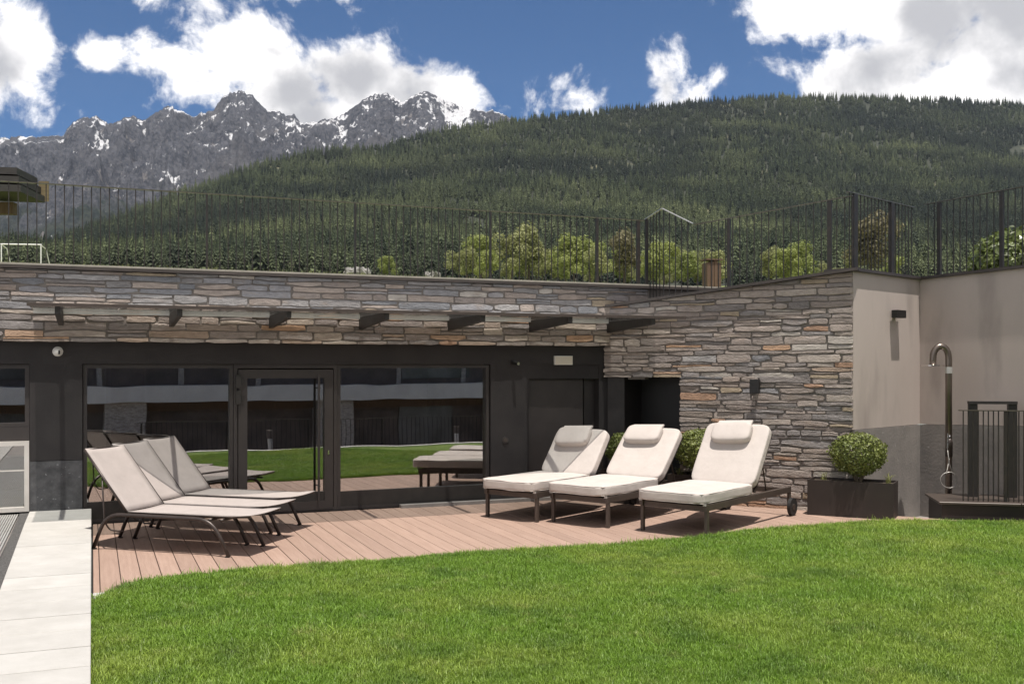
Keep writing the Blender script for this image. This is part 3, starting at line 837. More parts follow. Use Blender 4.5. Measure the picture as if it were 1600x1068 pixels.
# ------------------------------------------------------------------ loungers with cushions
def fold(pts, n=5):
    # round the corners of a polyline
    pts = [Vector(p) for p in pts]; out = [pts[0]]
    for a, b, c in zip(pts, pts[1:], pts[2:]):
        r = min((a - b).length, (c - b).length) * .45
        p = b + (a - b).normalized() * r; q = b + (c - b).normalized() * r
        for i in range(n + 1):
            t = i / n; out.append(p * (1 - t) ** 2 + b * 2 * t * (1 - t) + q * t * t)
    out.append(pts[-1]); return out

def cushion_lounger(loc, theta, Wd, L, seat, back_len, back_ang, label, seed, pil=0.0):
    t = thing('sun_lounger', label, 'sun lounger', (loc[0], loc[1], 0), theta, 'cushioned loungers on the deck')
    T = M['taupe']
    fz = .385
    for y in (-.035, -Wd + .035):
        mb = MB().box(-.01, .035, y - .022, y + .022, 0.0, fz); bevel_mod(mb.build('leg', T, t), .004, 1)
        mb = MB().box(L - .075, L - .03, y - .02, y + .02, .10, fz - .005); bevel_mod(mb.build('leg', T, t), .004, 1)
        o = -.045 if y < -.3 else .045
        mb = MB().cyl((L - .052, y + o - .022, .122), (L - .052, y + o + .022, .122), .12, 24)
        wl = mb.build('wheel', M['rubber'], t)
        MB().cyl((L - .052, y + o - .027, .122), (L - .052, y + o + .027, .122), .045, 14).build('hub', T, wl)
        mb = MB().box(-.03, L - .03, y - .024, y + .024, fz - .075, fz + .005); bevel_mod(mb.build('side_rail', T, t), .006, 2)
        mb = MB().box(-.045, -.032, y - .02, y + .02, fz - .012, fz + .012); mb.build('end_cap', M['alu'], t)
    MB().box(0, .03, -Wd + .06, -.06, fz - .085, fz - .02).build('cross_rail', T, t)
    MB().box(L - .08, L - .05, -Wd + .06, -.06, fz - .085, fz - .02).build('cross_rail', T, t)
    MB().box(.04, seat + .05, -Wd + .06, -.06, fz - .03, fz - .012).build('sling_bed', M['corten'], t)
    MB().tube([(.05, -Wd + .08, fz - .06), (.3, -Wd * .5, fz - .10), (.05, -.08, fz - .06)], .006).build('strap', M['bronze'], t)
    # seat cushion
    hw = Wd / 2 - .012
    MB().superbox((seat / 2 - .06, -Wd / 2, fz + .072), (seat / 2 + .075, hw, .066), e=.10, n=12, wob=.012, seed=seed).build('seat_cushion', M['cushion'], t, True)
    for zz_ in (fz + .125, fz + .018):
        hx, hy_ = seat / 2 + .070, hw - .005; cx_ = seat / 2 - .06
        ring_ = []
        for i_ in range(41):
            a_ = 2 * math.pi * i_ / 40; ca_, sa_ = math.cos(a_), math.sin(a_)
            q_ = (abs(ca_) ** 12 + abs(sa_) ** 12) ** (1 / 12)
            ring_.append((cx_ + ca_ / q_ * hx, -Wd / 2 + sa_ / q_ * hy_, zz_ + .010 * noise.noise(Vector((ca_ / q_ * 2, sa_ / q_ * 2, seed)))))
        MB().tube(ring_, .0045, 6, cap=False).build('piping', M['cushion'], t, True)
    # backrest
    ca, sa = math.cos(back_ang), math.sin(back_ang)
    mt = Matrix.Translation((seat + .02, -Wd / 2, fz + .035)) @ Matrix.Rotation(-back_ang, 4, 'Y')
    b = MB().superbox((back_len / 2 + .04, 0, .062), (back_len / 2 + .02, hw, .064), e=.105, n=12, m=mt, wob=.006, seed=seed + 3)
    b.build('back_cushion', M['cushion'], t, True)
    for y in (-Wd / 2 + .05, Wd / 2 - .05):
        b = MB()
        b.hexa([mt @ Vector((x, y + dy, z)) for x, dy, z in ((0, -.016, -.03), (back_len, -.016, -.03), (back_len, .016, -.03), (0, .016, -.03), (0, -.016, -.004), (back_len, -.016, -.004), (back_len, .016, -.004), (0, .016, -.004))])
        b.build('back_frame', M['bronze'], t)
    for y in (-Wd / 2 + .08, Wd / 2 - .08):
        p = mt @ Vector((back_len * .55, y, -.03))
        MB().tube([p, (seat + .02 + back_len * .55 * ca + .16, y - Wd / 2, fz - .02)], .010).build('prop', M['bronze'], t)
    # head pillow
    pc = back_len - .12
    pm = mt @ Matrix.Translation((pc, pil, .168)) @ Matrix.Rotation(R(3), 4, 'Z')
    MB().superbox((0, 0, 0), (.15, .275, .066), e=.21, n=10, m=pm, wob=.006, seed=seed + 5).build('head_pillow', M['cushion'], t, True)
    b = MB(); b.hexa([pm @ Vector(p) for p in ((.12, -.24, -.03), (.21, -.24, -.05), (.21, .24, -.05), (.12, .24, -.03), (.12, -.24, .0), (.21, -.24, -.03), (.21, .24, -.03), (.12, .24, .0))])
    b.build('pillow_strap', M['cushion'], t)
    return t
TH = R(52)
cushion_lounger((-.36, 13.68), R(51), .90, 2.30, 1.24, .72, R(53), 'cushioned lounger nearest the glazed facade, its head pillow low on the backrest', 1, .07)
cushion_lounger((.50, 13.22), R(51), .91, 2.32, 1.25, .84, R(46), 'cushioned lounger in the middle of the three, backrest reclined furthest', 2, .08)
cushion_lounger((1.5625, 12.52), R(51), .94, 2.36, 1.25, .87, R(55), 'cushioned lounger nearest the lawn, beside the planted box', 3, .03)

# ------------------------------------------------------------------ sling loungers
def sling_lounger():
    t = thing('sun_lounger', 'x', 'sun lounger', (0, 0, 0), 0, 'sling loungers on the deck')
    Wd = .70; B = M['bronze']; z = .392
    for y in (0, Wd):
        pts = fold([(0, y, .004), (.17, y, z), (1.50, y, z - .006), (1.70, y, .004)], 6)
        MB().tube(pts, .021, 10).build('side_frame', B, t, True)
        MB().tube(fold([(.40, y + (.05 if y == 0 else -.05), z + .02), (1.70, y + (.05 if y == 0 else -.05), z + .022), (1.92, y + (.05 if y == 0 else -.05), z + .035)], 4), .014, 8).build('seat_rail', B, t, True)
        for x in (.02, 1.68): MB().cyl((x, y, 0), (x, y, .012), .024, 10).build('foot', M['rubber'], t)
    for x in (.42, 1.46, 1.60):
        MB().tube([(x, .0, z - .012), (x, Wd, z - .012)], .014, 8).build('cross_bar', B, t, True)
    for y in (.1, Wd - .1):
        MB().tube(fold([(1.46, y, z - .01), (1.58, y, z + .01), (1.75, y, z + .02)], 4), .010, 8).build('stay', B, t, True)
    # seat sling, gently sagging
    def sheet(fn_, nx, ny, th=.005):
        mb = MB(); vs_ = []; fs = []
        for i in range(nx + 1):
            for j in range(ny + 1): vs_.append(fn_(i / nx, j / ny))
        for i in range(nx):
            for j in range(ny):
                a = i * (ny + 1) + j; fs.append((a, a + ny + 1, a + ny + 2, a + 1))
        mb.add(vs_, fs); return mb
    def seat(u, v):
        x = .41 + 1.52 * u; y = .03 + (Wd - .06) * v
        return (x, y, z + .034 - .012 * math.sin(math.pi * v) + .02 * max(0, u - .85) / .15)
    o = sheet(seat, 14, 8).build('seat_sling', M['sling'], t, True); so = o.modifiers.new('s', 'SOLIDIFY'); so.thickness = .006
    ang = R(50.5); bl = .86
    def back(u, v):
        q = bl * u
        y = .03 + (Wd - .06) * v
        sg = .012 * math.sin(math.pi * v)
        return (.415 - q * math.cos(ang) - sg * math.sin(ang) * .6, y, z + .035 + q * math.sin(ang) - sg * math.cos(ang) * .6)
    o = sheet(back, 12, 8).build('back_sling', M['sling'], t, True); so = o.modifiers.new('s', 'SOLIDIFY'); so.thickness = .006
    for y in (.025, Wd - .025):
        MB().tube([(.42, y, z + .022), (.415 - bl * math.cos(ang), y, z + .022 + bl * math.sin(ang))], .014, 8).build('back_rail', B, t, True)
        MB().tube(fold([(.415 - .5 * math.cos(ang), y, z + .5 * math.sin(ang)), (.13, y, .30), (.16, y + (.05 if y < .3 else -.05), .20), (.34, y + (.05 if y < .3 else -.05), .20)], 4), .009, 8).build('prop', B, t, True)
    MB().tube([(.415 - bl * math.cos(ang), .025, z + .022 + bl * math.sin(ang)), (.415 - bl * math.cos(ang), Wd - .025, z + .022 + bl * math.sin(ang))], .013, 8).build('back_rail', B, t, True)
    return t
proto = sling_lounger()
for i, (x, y, lab) in enumerate([(-4.59, 11.22, 'sling lounger nearest the lawn, with bronze tube frame and raised back'),
                                 (-4.58, 11.95, 'sling lounger in the middle of the overlapping three'),
                                 (-4.50, 12.74, 'sling lounger closest to the window, its back set apart from the others')]):
    o = proto if i == 0 else copy_tree(proto)
    o.location = (x, y, 0); o.rotation_euler.z = R(-17); o['label'] = lab

# ------------------------------------------------------------------ planters and clipped shrubs
def planter(loc, rz, lx, ly, h, label):
    t = thing('planter', label, 'planter', loc, rz, 'brown steel planters')
    C = M['corten']; w = .018
    MB().box(0, lx, 0, w, 0, h).build('front_panel', C, t)
    MB().box(0, lx, ly - w, ly, 0, h).build('back_panel', C, t)
    for x in (0, lx - w): MB().box(x + .0005, x + w - .0005, w, ly - w, 0, h - .001).build('side_panel', C, t)
    MB().box(w, lx - w, w, ly - w, .02, h - .035).build('soil', M['soil'], t)
    return t

def leaf_cloud(n, rx, rz, lmin, lmax, seed, shell=.55, lobes=0):
    r_ = np.random.default_rng(seed)
    d = r_.normal(size=(n, 3)); d /= np.linalg.norm(d, axis=1)[:, None]
    rad = shell + (1 - shell) * r_.random(n) ** .45
    bumps = np.array([noise.noise(Vector((a[0] * 2.6, a[1] * 2.6, a[2] * 2.6 + seed))) for a in d])
    fine = np.array([noise.noise(Vector((a[0] * 7, a[1] * 7, a[2] * 7 + seed))) for a in d])
    rad = rad * (1 + .10 * bumps + .09 * fine)
    p = d * rad[:, None] * np.array([rx, rx, rz])
    vs_ = []; fs = []
    for i in range(n):
        c = Vector(p[i]); nn = (Vector(d[i]) + Vector(r_.normal(size=3)) * .55).normalized()
        a = nn.cross(Vector(r_.normal(size=3))).normalized(); b = nn.cross(a)
        L_ = r_.uniform(lmin, lmax); w = L_ * .30; k = len(vs_)
        vs_ += [c - a * L_ * .5, c + b * w + nn * L_ * .06, c + a * L_ * .5, c - b * w + nn * L_ * .06]
        fs.append((k, k + 1, k + 2)); fs.append((k, k + 2, k + 3))
    return vs_, fs

shrub_mesh = None
def shrub(loc, s, label, rot):
    global shrub_mesh
    t = thing('clipped_shrub', label, 'shrub', loc, rot, 'round clipped shrubs in planters')
    if shrub_mesh is None:
        mb = MB(); v, f = leaf_cloud(5200, .40, .315, .030, .052, 4, .58)
        mb.add([(p[0], p[1], p[2] + .42) for p in v], f)
        o = mb.build('foliage', M['box_leaf'], t)
        mb = MB(); rr = random.Random(5)
        for i in range(16):
            a = rr.uniform(0, 6.28); q = rr.uniform(.06, .30)
            mb.tube([(math.cos(a) * .02, math.sin(a) * .02, -.03), (math.cos(a) * q * .4, math.sin(a) * q * .4, .12), (math.cos(a) * q, math.sin(a) * q, .36)], [.011, .008, .004], 5)
        st = mb.build('stems', M['stemwood'], t)
        shrub_mesh = (o.data, st.data)
    else:
        link('foliage', shrub_mesh[0], t); link('stems', shrub_mesh[1], t)
    t.scale = (s, s, s)
    return t

def tuft(loc, label, n=14, seed=0, h=.13):
    rr = random.Random(seed); mb = MB()
    for i in range(n):
        a = rr.uniform(0, 6.28); q = rr.uniform(.04, .14); hh = rr.uniform(.6, 1.0) * h
        w = Vector((-math.sin(a), math.cos(a), 0)) * .004; dx = Vector((math.cos(a), math.sin(a), 0))
        pts = [Vector((rr.uniform(-.04, .04), rr.uniform(-.03, .03), 0))]
        pts += [pts[0] + dx * q * .35 + Vector((0, 0, hh * .8)), pts[0] + dx * q * .8 + Vector((0, 0, hh)), pts[0] + dx * q * 1.2 + Vector((0, 0, hh * .85))]
        k = len(mb.v)
        for j, p in enumerate(pts):
            ww = w * (1 - j / 3.4); mb.v += [tuple(p - ww), tuple(p + ww)]
        mb.f += [(k + 2 * j, k + 2 * j + 1, k + 2 * j + 3, k + 2 * j + 2) for j in range(3)]
    o = mb.build('grass_tuft', M['dry_blade']); o.location = loc
    tag(o, label, 'grass'); return o

pl = Vector((3.985, 13.82, 0)); prz = math.atan2(-.50, .95)
planter(pl, prz, 1.10, .44, .475, 'brown steel planter box at the corner of the stone wing')
px_ = lambda x, y, z: pl + Vector((math.cos(prz) * x - math.sin(prz) * y, math.sin(prz) * x + math.cos(prz) * y, z))
shrub(px_(.62, .24, .44), .93, 'round clipped shrub in the planter at the end of the stone wing', .3)
tuft(px_(.17, .2, .44), 'dry grass tuft at the shrub planter end beside the stone wall', 16, 1)
tuft(px_(1.0, .2, .44), 'grass tuft at the shrub planter end beside the plastered wall', 18, 2, .16)
for t_, s_, lab, lab2 in ((1.22, .95, 'brown steel planter behind the middle and lawn-side cushioned loungers', 'clipped shrub showing between the middle and lawn-side cushioned loungers'),
                          (-.02, .85, 'brown steel planter behind the cushioned lounger nearest the facade', 'clipped shrub showing between the facade-side and middle cushioned loungers')):
    o_ = WP(t_, .56)
    if t_ < 0: o_ = WP(.12, .62)
    planter(o_, WR, .80, .44, .46, lab)
    q = o_ + wu * .42 - wn_ * .22 + Vector((0, 0, .42))
    shrub(q, s_, lab2, 1.1 + t_)
tuft(WP(1.36, .42, .43), 'yellow-green grass tuft in the planter behind the middle lounger', 20, 5, .12)

# ------------------------------------------------------------------ shower, light well railing
shw = thing('outdoor_shower', 'tall outdoor shower with a curved pipe and hand shower by the plastered wall', 'shower', (6.12, 14.35, -.24), R(180))
top = 2.0
def pz(y): return 2.0 + (572 - y) * 14.35 / 1600 + .24
MB().cyl((0, 0, .0), (0, 0, .02), .09, 18).build('base_plate', M['shower'], shw)
arc = [(0, 0, .02), (0, 0, pz(562))]
for i in range(1, 13):
    a = math.pi * i / 12
    arc.append((.107 - .107 * math.cos(a), -.02 * i / 12, pz(562) + .19 * math.sin(a) ** .8))
arc.append((.214, -.02, pz(562) - .07))
MB().tube(arc, .046, 14).build('pipe', M['shower'], shw, True)
MB().cyl((0, 0, pz(583)), (0, 0, pz(573)), .049, 14).build('collar', M['alu'], shw)
MB().cyl((.214, -.02, pz(562) - .085), (.214, -.02, pz(562) - .072), .15, 24).build('shower_head', M['chrome'], shw)
MB().tube([(.02, .05, pz(712)), (.02, .07, pz(690)), (.02, .085, pz(684))], [.05, .045, .02], 12).build('mixer', M['bronze'], shw, True)
MB().tube([(.0, .05, pz(682)), (.03, .09, pz(680))], .014).build('handset_holder', M['chrome'], shw)
MB().tube([(.05, .09, pz(676)), (.06, .10, pz(700))], .012, 8).build('handset', M['chrome'], shw)
hp = []
for i in range(34):
    a = i / 33 * 2 * math.pi * 1.15 - .3
    hp.append((.035 + .13 * math.sin(a) * (1 if a < 3.2 else .7), .11 + .02 * i / 33, pz(748) + .11 * math.cos(a)))
hose = [(.06, .10, pz(700)), (.04, .11, pz(722)), (.0, .11, pz(736))] + hp + [(.02, .08, pz(712))]
MB().tube(hose, .0065, 6).build('hose', M['hose'], shw, True)

lw0 = Vector((5.60, 13.42, 0)); lrz = math.atan2(-.20, 1.0)
well = thing('light_well_kerb', 'low brown steel kerb with a pale flat lid around the light well', 'kerb', lw0, lrz)
MB().box(.04, 5.0, .03, .9, -.24, .19).build('kerb', M['corten'], well)
for i in range(5): bevel_mod(MB().box(i * 1.0 + (0 if i == 0 else .003), i + .997, 0, .95, .193, .225).build('lid', M['taupe'], well), .004, 1)
wrz = lrz
wr = thing('railing', 'bar railing standing on the brown kerb of the light well by the shower', 'railing', lw0 + Vector((0, 0, .226)), lrz)
for i in range(54):
    x = .33 + i * .062
    if min(abs(x - .85), abs(x - 2.0)) < .03: continue
    MB().box(x - .007, x + .007, .16, .172, 0, 1.185).build('bar', M['rail'], wr)
for x in (.85, 2.0): MB().box(x - .02, x + .02, .15, .18, 0, 1.184).build('post', M['rail'], wr)
MB().box(.27, 3.7, .145, .19, 1.186, 1.20).build('handrail', M['rail_top'], wr)
wf = thing('steel_gate_frame', 'dark steel gate frame with two broad posts behind the light well railing', 'gate', lw0 + Vector((0, 0, .226)), lrz)
for x in (.56, 1.06): MB().box(x - .055, x + .055, .62, .70, 0, 1.26).build('post', M['steel_dark'], wf)
MB().box(.505, 1.115, .60, .72, 1.262, 1.30).build('top_bar', M['steel_dark'], wf)

# ------------------------------------------------------------------ roof terrace: things behind the railing
mb = MB(); mb.box(-9.5, 9, .41, 14.0, 3.192, 3.27); 
o = mb.build('roof_turf', M['meadow'], bld)
# timber post and terrace bush
tp = thing('timber_post', 'squat weathered timber post on the roof terrace behind the railing', 'post', (3.43, 17.6, 3.27), .25)
for i in range(4):
    bevel_mod(MB().box(-.13 + i * .066, -.13 + i * .066 + .062, -.11, .11, 0, .50 + .02 * (i % 3)).build('plank', M['timber'], tp), .006, 1)
MB().box(-.15, .15, -.13, .13, .543, .565).build('cap', M['timber'], tp)

bush = thing('terrace_bush', 'rounded light green leafy bush behind the railing above the shower wall', 'bush', (9.05, 18.0, 3.6), .4)
mb = MB(); v, f = leaf_cloud(2600, .95, .55, .09, .15, 8, .5); mb.add([(p[0], p[1], p[2] + .30) for p in v], f)
v, f = leaf_cloud(1400, .55, .40, .09, .15, 9, .5); mb.add([(p[0] - .62, p[1] - .1, p[2] + .18) for p in v], f)
mb.build('foliage', M['laurel_leaf'], bush)
mb = MB(); rr = random.Random(3)
for i in range(12):
    a = rr.uniform(0, 6.28); q = rr.uniform(.2, .7)
    mb.tube([(0, 0, -.6), (math.cos(a) * q * .4, math.sin(a) * q * .4, .0), (math.cos(a) * q, math.sin(a) * q, .4)], [.02, .014, .006], 5)
mb.build('stems', M['bark'], bush)

# eave of the neighbouring timber hut
hut = thing('timber_hut', 'corner of a timber hut with layered dark roof boards, above the terrace railing', 'hut', (-9.3, 20.0, 3.2), R(6))
for i, (x1, z) in enumerate(((-.14, 2.45), (-.07, 2.27), (.0, 2.09))):
    MB().hexa([(-5, -.6 - .1 * i, z + .06), (x1, -.6 - .1 * i, z - .02), (x1, .5, z - .02), (-5, .5, z + .06), (-5, -.6 - .1 * i, z + .19), (x1, -.6 - .1 * i, z + .11), (x1, .5, z + .11), (-5, .5, z + .19)]).build('roof_board', M['dark_timber'], hut)
MB().box(-.12, .07, .505, .54, 2.10, 2.50).build('gable_board', M['pale_timber'], hut)
MB().box(-5, -.50, .2, .42, 1.80, 2.03).build('beam', M['timber'], hut)
MB().box(-6, -3.4, .8, 3.0, 0, 2.3).build('wall', M['timber'], hut)

# goal on the meadow
gl = thing('football_goal', 'white football goal on the meadow behind the terrace railing', 'goal', (-37.4, 75, 2 + 75 * .0985), R(8))
MB().tube([(0, 0, 0), (0, 0, 1.55)], .045).build('goal_post', M['goal'], gl)
MB().tube([(2.75, 0, 0), (2.75, 0, 1.55)], .045).build('goal_post', M['goal'], gl)
MB().tube([(-.05, 0, 1.55), (2.8, 0, 1.55)], .05).build('crossbar', M['goal'], gl)
for x in (0, 2.75): MB().tube([(x, 0, 1.52), (x + .15, .7, 1.3), (x + .3, 1.2, 0)], .035).build('net_stay', M['goal'], gl)

# ------------------------------------------------------------------ opposite side (seen in the window panes)
opp = thing('opposite_building', 'low dark hotel wing with pale balcony band, mirrored in the window panes', 'building', FP(0, 17.4, -1.6), FR)
def ob(x0, x1, d0, d1, z0, z1, nm, m): return MB().box(x0, x1, -d1, -d0, z0, z1).build(nm, m, opp)
ob(-14, 60, .6, 6, 0, 2.5, 'ground_floor_wall', M['opp_dark'])
ob(-14, 60, -.3, 6, 2.55, 3.02, 'balcony_band', M['opp_white'])
ob(-14, 60, .9, 6, 3.02, 5.2, 'upper_wall', M['opp_dark'])
ob(-14.5, 34.5, -.2, 6.5, 5.2, 5.5, 'roof', M['opp_dark'])
for x in (-2.65, 3.5, 9.4, 17.5): ob(x, x + 1.15, -.1, .59, 0, 2.54, 'stone_pier', M['opp_stone'])
for i in range(9):
    x = -12 + i * 4.6
    if any(a - 2 < x < a + 1.2 for a in (-2.65, 3.5, 9.4, 17.5)): continue
    ob(x, x + 1.9, .56, .61, .3, 2.3, 'window', M['opp_glass'])
    ob(x + .2, x + 2.6, .86, .91, 3.2, 5.0, 'window', M['opp_glass'])
ob(-14, 60, .3, .59, 2.28, 2.54, 'timber_beam', M['timber'])
for i in range(16): ob(-12 + i * 2.3, -11.85 + i * 2.3, .84, .9, 3.02, 5.2, 'mullion', M['opp_stone'])
kb = thing('garden_kerb', 'pale kerb along the far side of the lawn', 'kerb', FP(0, 10.32, 0), FR)
MB().box(-3.7, 24, -.18, 0, -1.6, .03).build('kerb_stone', M['opp_white'], kb)
fp0, fp1 = FP(-2.2, 12.0), FP(22, 12.0)
railing('railing', 'garden railing beyond the lawn, mirrored in the panes', [p2(fp0), p2(fp1)], lambda q: -1.6, lambda q: .62, [(2.0 * i + .1, .02) for i in range(12)], pitch_=.12)
for i, (s_, d_) in enumerate(((6.5, 13.2), (9.5, 13.5), (1.2, 13.2))):
    o = thing('bollard_light', 'slim pale bollard light beyond the garden railing', 'bollard', FP(s_, d_, -1.6), FR, 'bollard lights')
    MB().cyl((0, 0, 0), (0, 0, 1.7), .06, 12).build('post', M['opp_white'], o); MB().cyl((0, 0, 1.72), (0, 0, 1.9), .075, 12).build('head', M['opp_dark'], o)
for i, (s_, d_) in enumerate(((12.2, 11.2), (14.3, 11.2))):
    sh = shrub(FP(s_, d_, -.5), 1.5, 'round shrub by the garden railing', i)

# ------------------------------------------------------------------ grass blades
def instancer(name, pts, scl, rot, protos, mat_=None, tilt=None):
    me = bpy.data.meshes.new(name)
    me.vertices.add(len(pts)); me.vertices.foreach_set('co', np.asarray(pts, dtype=np.float32).ravel())
    for nm, arr in (('scl', scl), ('rot', rot)):
        a = me.attributes.new(nm, 'FLOAT_VECTOR' if arr.ndim == 2 else 'FLOAT', 'POINT')
        a.data.foreach_set('vector' if arr.ndim == 2 else 'value', arr.astype(np.float32).ravel())
    me.update()
    o = link(name, me); o['kind'] = 'stuff'
    c = bpy.data.collections.new(name + '_kinds')
    for p in protos: c.objects.link(p)
    ng = bpy.data.node_groups.new(name, 'GeometryNodeTree')
    ng.interface.new_socket('Geometry', in_out='INPUT', socket_type='NodeSocketGeometry')
    ng.interface.new_socket('Geometry', in_out='OUTPUT', socket_type='NodeSocketGeometry')
    N = ng.nodes; L = ng.links
    gi = N.new('NodeGroupInput'); go = N.new('NodeGroupOutput')
    ci = N.new('GeometryNodeCollectionInfo'); ci.inputs['Collection'].default_value = c
    ci.inputs['Separate Children'].default_value = True; ci.inputs['Reset Children'].default_value = True
    ip = N.new('GeometryNodeInstanceOnPoints'); ip.inputs['Pick Instance'].default_value = True
    def named(n, t):
        q = N.new('GeometryNodeInputNamedAttribute'); q.data_type = t; q.inputs['Name'].default_value = n; return q.outputs[0]
    L.new(gi.outputs[0], ip.inputs['Points']); L.new(ci.outputs[0], ip.inputs['Instance'])
    L.new(named('scl', 'FLOAT_VECTOR'), ip.inputs['Scale'])
    L.new(named('rot', 'FLOAT_VECTOR'), ip.inputs['Rotation'])
    rv = N.new('FunctionNodeRandomValue'); rv.data_type = 'INT'
    rv.inputs['Min'].default_value = 0 if 'Min' in rv.inputs else 0
    for s_ in rv.inputs:
        if s_.name == 'Max' and s_.type == 'INT': s_.default_value = len(protos) - 1
        if s_.name == 'Min' and s_.type == 'INT': s_.default_value = 0
    outi = [s_ for s_ in rv.outputs if s_.type == 'INT'][0]
    L.new(outi, ip.inputs['Instance Index'])
    L.new(ip.outputs[0], go.inputs[0])
    md = o.modifiers.new('inst', 'NODES'); md.node_group = ng
    return o

def grass_clump(seed, n, rad, h0, h1, m):
    r_ = random.Random(seed); mb = MB()
    for i in range(n):
        a = r_.uniform(0, 6.28); q = rad * math.sqrt(r_.random()); b = Vector((math.cos(a) * q, math.sin(a) * q, -.01))
        h = r_.uniform(h0, h1); la = r_.uniform(0, 6.28); ln = h * r_.uniform(.15, .85)
        dx = Vector((math.cos(la), math.sin(la), 0)); w = Vector((-dx.y, dx.x, 0)) * r_.uniform(.0012, .0023)
        p1 = b + dx * ln * .35 + Vector((0, 0, h * .62)); p2_ = b + dx * ln + Vector((0, 0, h * r_.uniform(.78, 1.0)))
        k = len(mb.v)
        mb.v += [tuple(b - w), tuple(b + w), tuple(p1 + w * .85), tuple(p1 - w * .85), tuple(p2_)]
        mb.f += [(k, k + 1, k + 2, k + 3), (k + 3, k + 2, k + 4)]
    me = bpy.data.meshes.new('grass_clump'); me.from_pydata(mb.v, [], mb.f); me.materials.append(m)
    return bpy.data.objects.new('grass_clump', me)

def inside(poly, x, y):
    c = np.zeros(len(x), bool); n = len(poly)
    for i in range(n):
        (x0, y0), (x1, y1) = poly[i], poly[(i + 1) % n]
        cond = ((y0 > y) != (y1 > y)) & (x < (x1 - x0) * (y - y0) / ((y1 - y0) if y1 != y0 else 1e-9) + x0)
        c ^= cond
    return c
N_ = 62000
xs = rng.uniform(-4, 8.5, N_ * 2); ys = rng.uniform(5.4, 13.3, N_ * 2)
ok = inside(lawn_poly, xs, ys) & (xs < .5 * ys + .9) & (xs > -.5 * ys - .5)
xs, ys = xs[ok][:N_], ys[ok][:N_]
n = len(xs)
pts = np.stack([xs, ys, np.full(n, LAWN_Z)], 1)
patch = np.array([noise.noise(Vector((x * .55, y * .55, 3.3))) for x, y in zip(xs, ys)])
s1 = (.78 + .44 * rng.random(n)) * (1 + .38 * patch); s1 = np.where(rng.random(n) < .03, s1 * 1.5, s1)
scl = np.stack([s1, s1, s1 * (.8 + .45 * rng.random(n))], 1)
lean = .12
rot = np.stack([rng.normal(0, lean, n), rng.normal(0, lean, n), rng.uniform(0, 6.28, n)], 1)
gr = instancer('grass', pts, scl, rot, [grass_clump(i, 24, .055, .026, .058, M['grass_blade']) for i in range(5)])
gr['label'] = 'lush short green lawn grass bordering the deck'
# grass fringe on the edge of the roof terrace
n = 900
ss = rng.uniform(-6.2, 1.2, n); ss = np.concatenate([ss, rng.uniform(1, 4, 150)])
n = len(ss)
dd = rng.uniform(-1.2, -.42, n)
pts = np.array([tuple(FP(a, b, 3.27)) for a, b in zip(ss, dd)])
s1 = .45 + .55 * rng.random(n)
gr2 = instancer('terrace_grass', pts, np.stack([s1] * 3, 1), np.stack([rng.normal(0, .1, n), rng.normal(0, .1, n), rng.uniform(0, 6.28, n)], 1),
          [grass_clump(i + 20, 14, .08, .06, .14, M['dry_blade']) for i in range(3)])

# ------------------------------------------------------------------ hills, mountain, forest
def interp(x, pts):
    return np.interp(x, [p[0] for p in pts], [p[1] for p in pts])
# skyline of the wooded hill: image column of the direction -> tangent of elevation
hill_sky = [(-400, 398), (0, 402), (75, 398), (130, 374), (200, 346), (280, 312), (340, 292), (400, 268), (500, 248), (600, 234), (700, 213), (800, 198), (860, 192),
            (950, 180), (1050, 172), (1100, 167), (1200, 159), (1300, 161), (1400, 162), (1500, 165), (1600, 172), (1800, 185), (2100, 215)]
def cap_e(xp): return np.interp(xp, [-700, 0, 1000, 1600], [.112, .0975, .0785, .0785])
def hill_e(xp): return (572 + 4 - interp(xp, hill_sky)) / 1600.0
def hill_R(xp): return np.interp(xp, [-400, 75, 400, 1000, 1600, 2100], [2000, 2000, 2900, 3900, 4200, 4200])
def hill_z(xp, Y):
    e1 = hill_e(xp); Rm = hill_R(xp)
    t = np.clip((Y - 700) / (Rm - 700), 0, 1.4)
    prof = np.where(t <= 1, t ** 1.05, 1 - (t - 1) * 2.2)
    e0 = cap_e(xp) - .004
    return 2 + Y * (e0 + (e1 - e0) * prof)

def grid_obj(name, xp, Y, Z, m, smooth=True):
    nx, ny = Z.shape
    X = (xp - 800) / 1600.0 * Y
    co = np.stack([X, Y, Z], -1).reshape(-1, 3)
    i, j = np.meshgrid(np.arange(nx - 1), np.arange(ny - 1), indexing='ij')
    a = (i * ny + j).ravel(); f = np.stack([a, a + ny, a + ny + 1, a + 1], 1)
    me = bpy.data.meshes.new(name)
    me.vertices.add(len(co)); me.vertices.foreach_set('co', co.astype(np.float32).ravel())
    me.loops.add(f.size); me.loops.foreach_set('vertex_index', f.ravel().astype(np.int32))
    me.polygons.add(len(f)); me.polygons.foreach_set('loop_start', np.arange(0, f.size, 4, dtype=np.int32)); me.polygons.foreach_set('loop_total', np.full(len(f), 4, np.int32))
    me.update(calc_edges=True); me.validate()
    if smooth: me.polygons.foreach_set('use_smooth', [True] * len(me.polygons))
    me.materials.append(m)
    return struct(link(name, me))

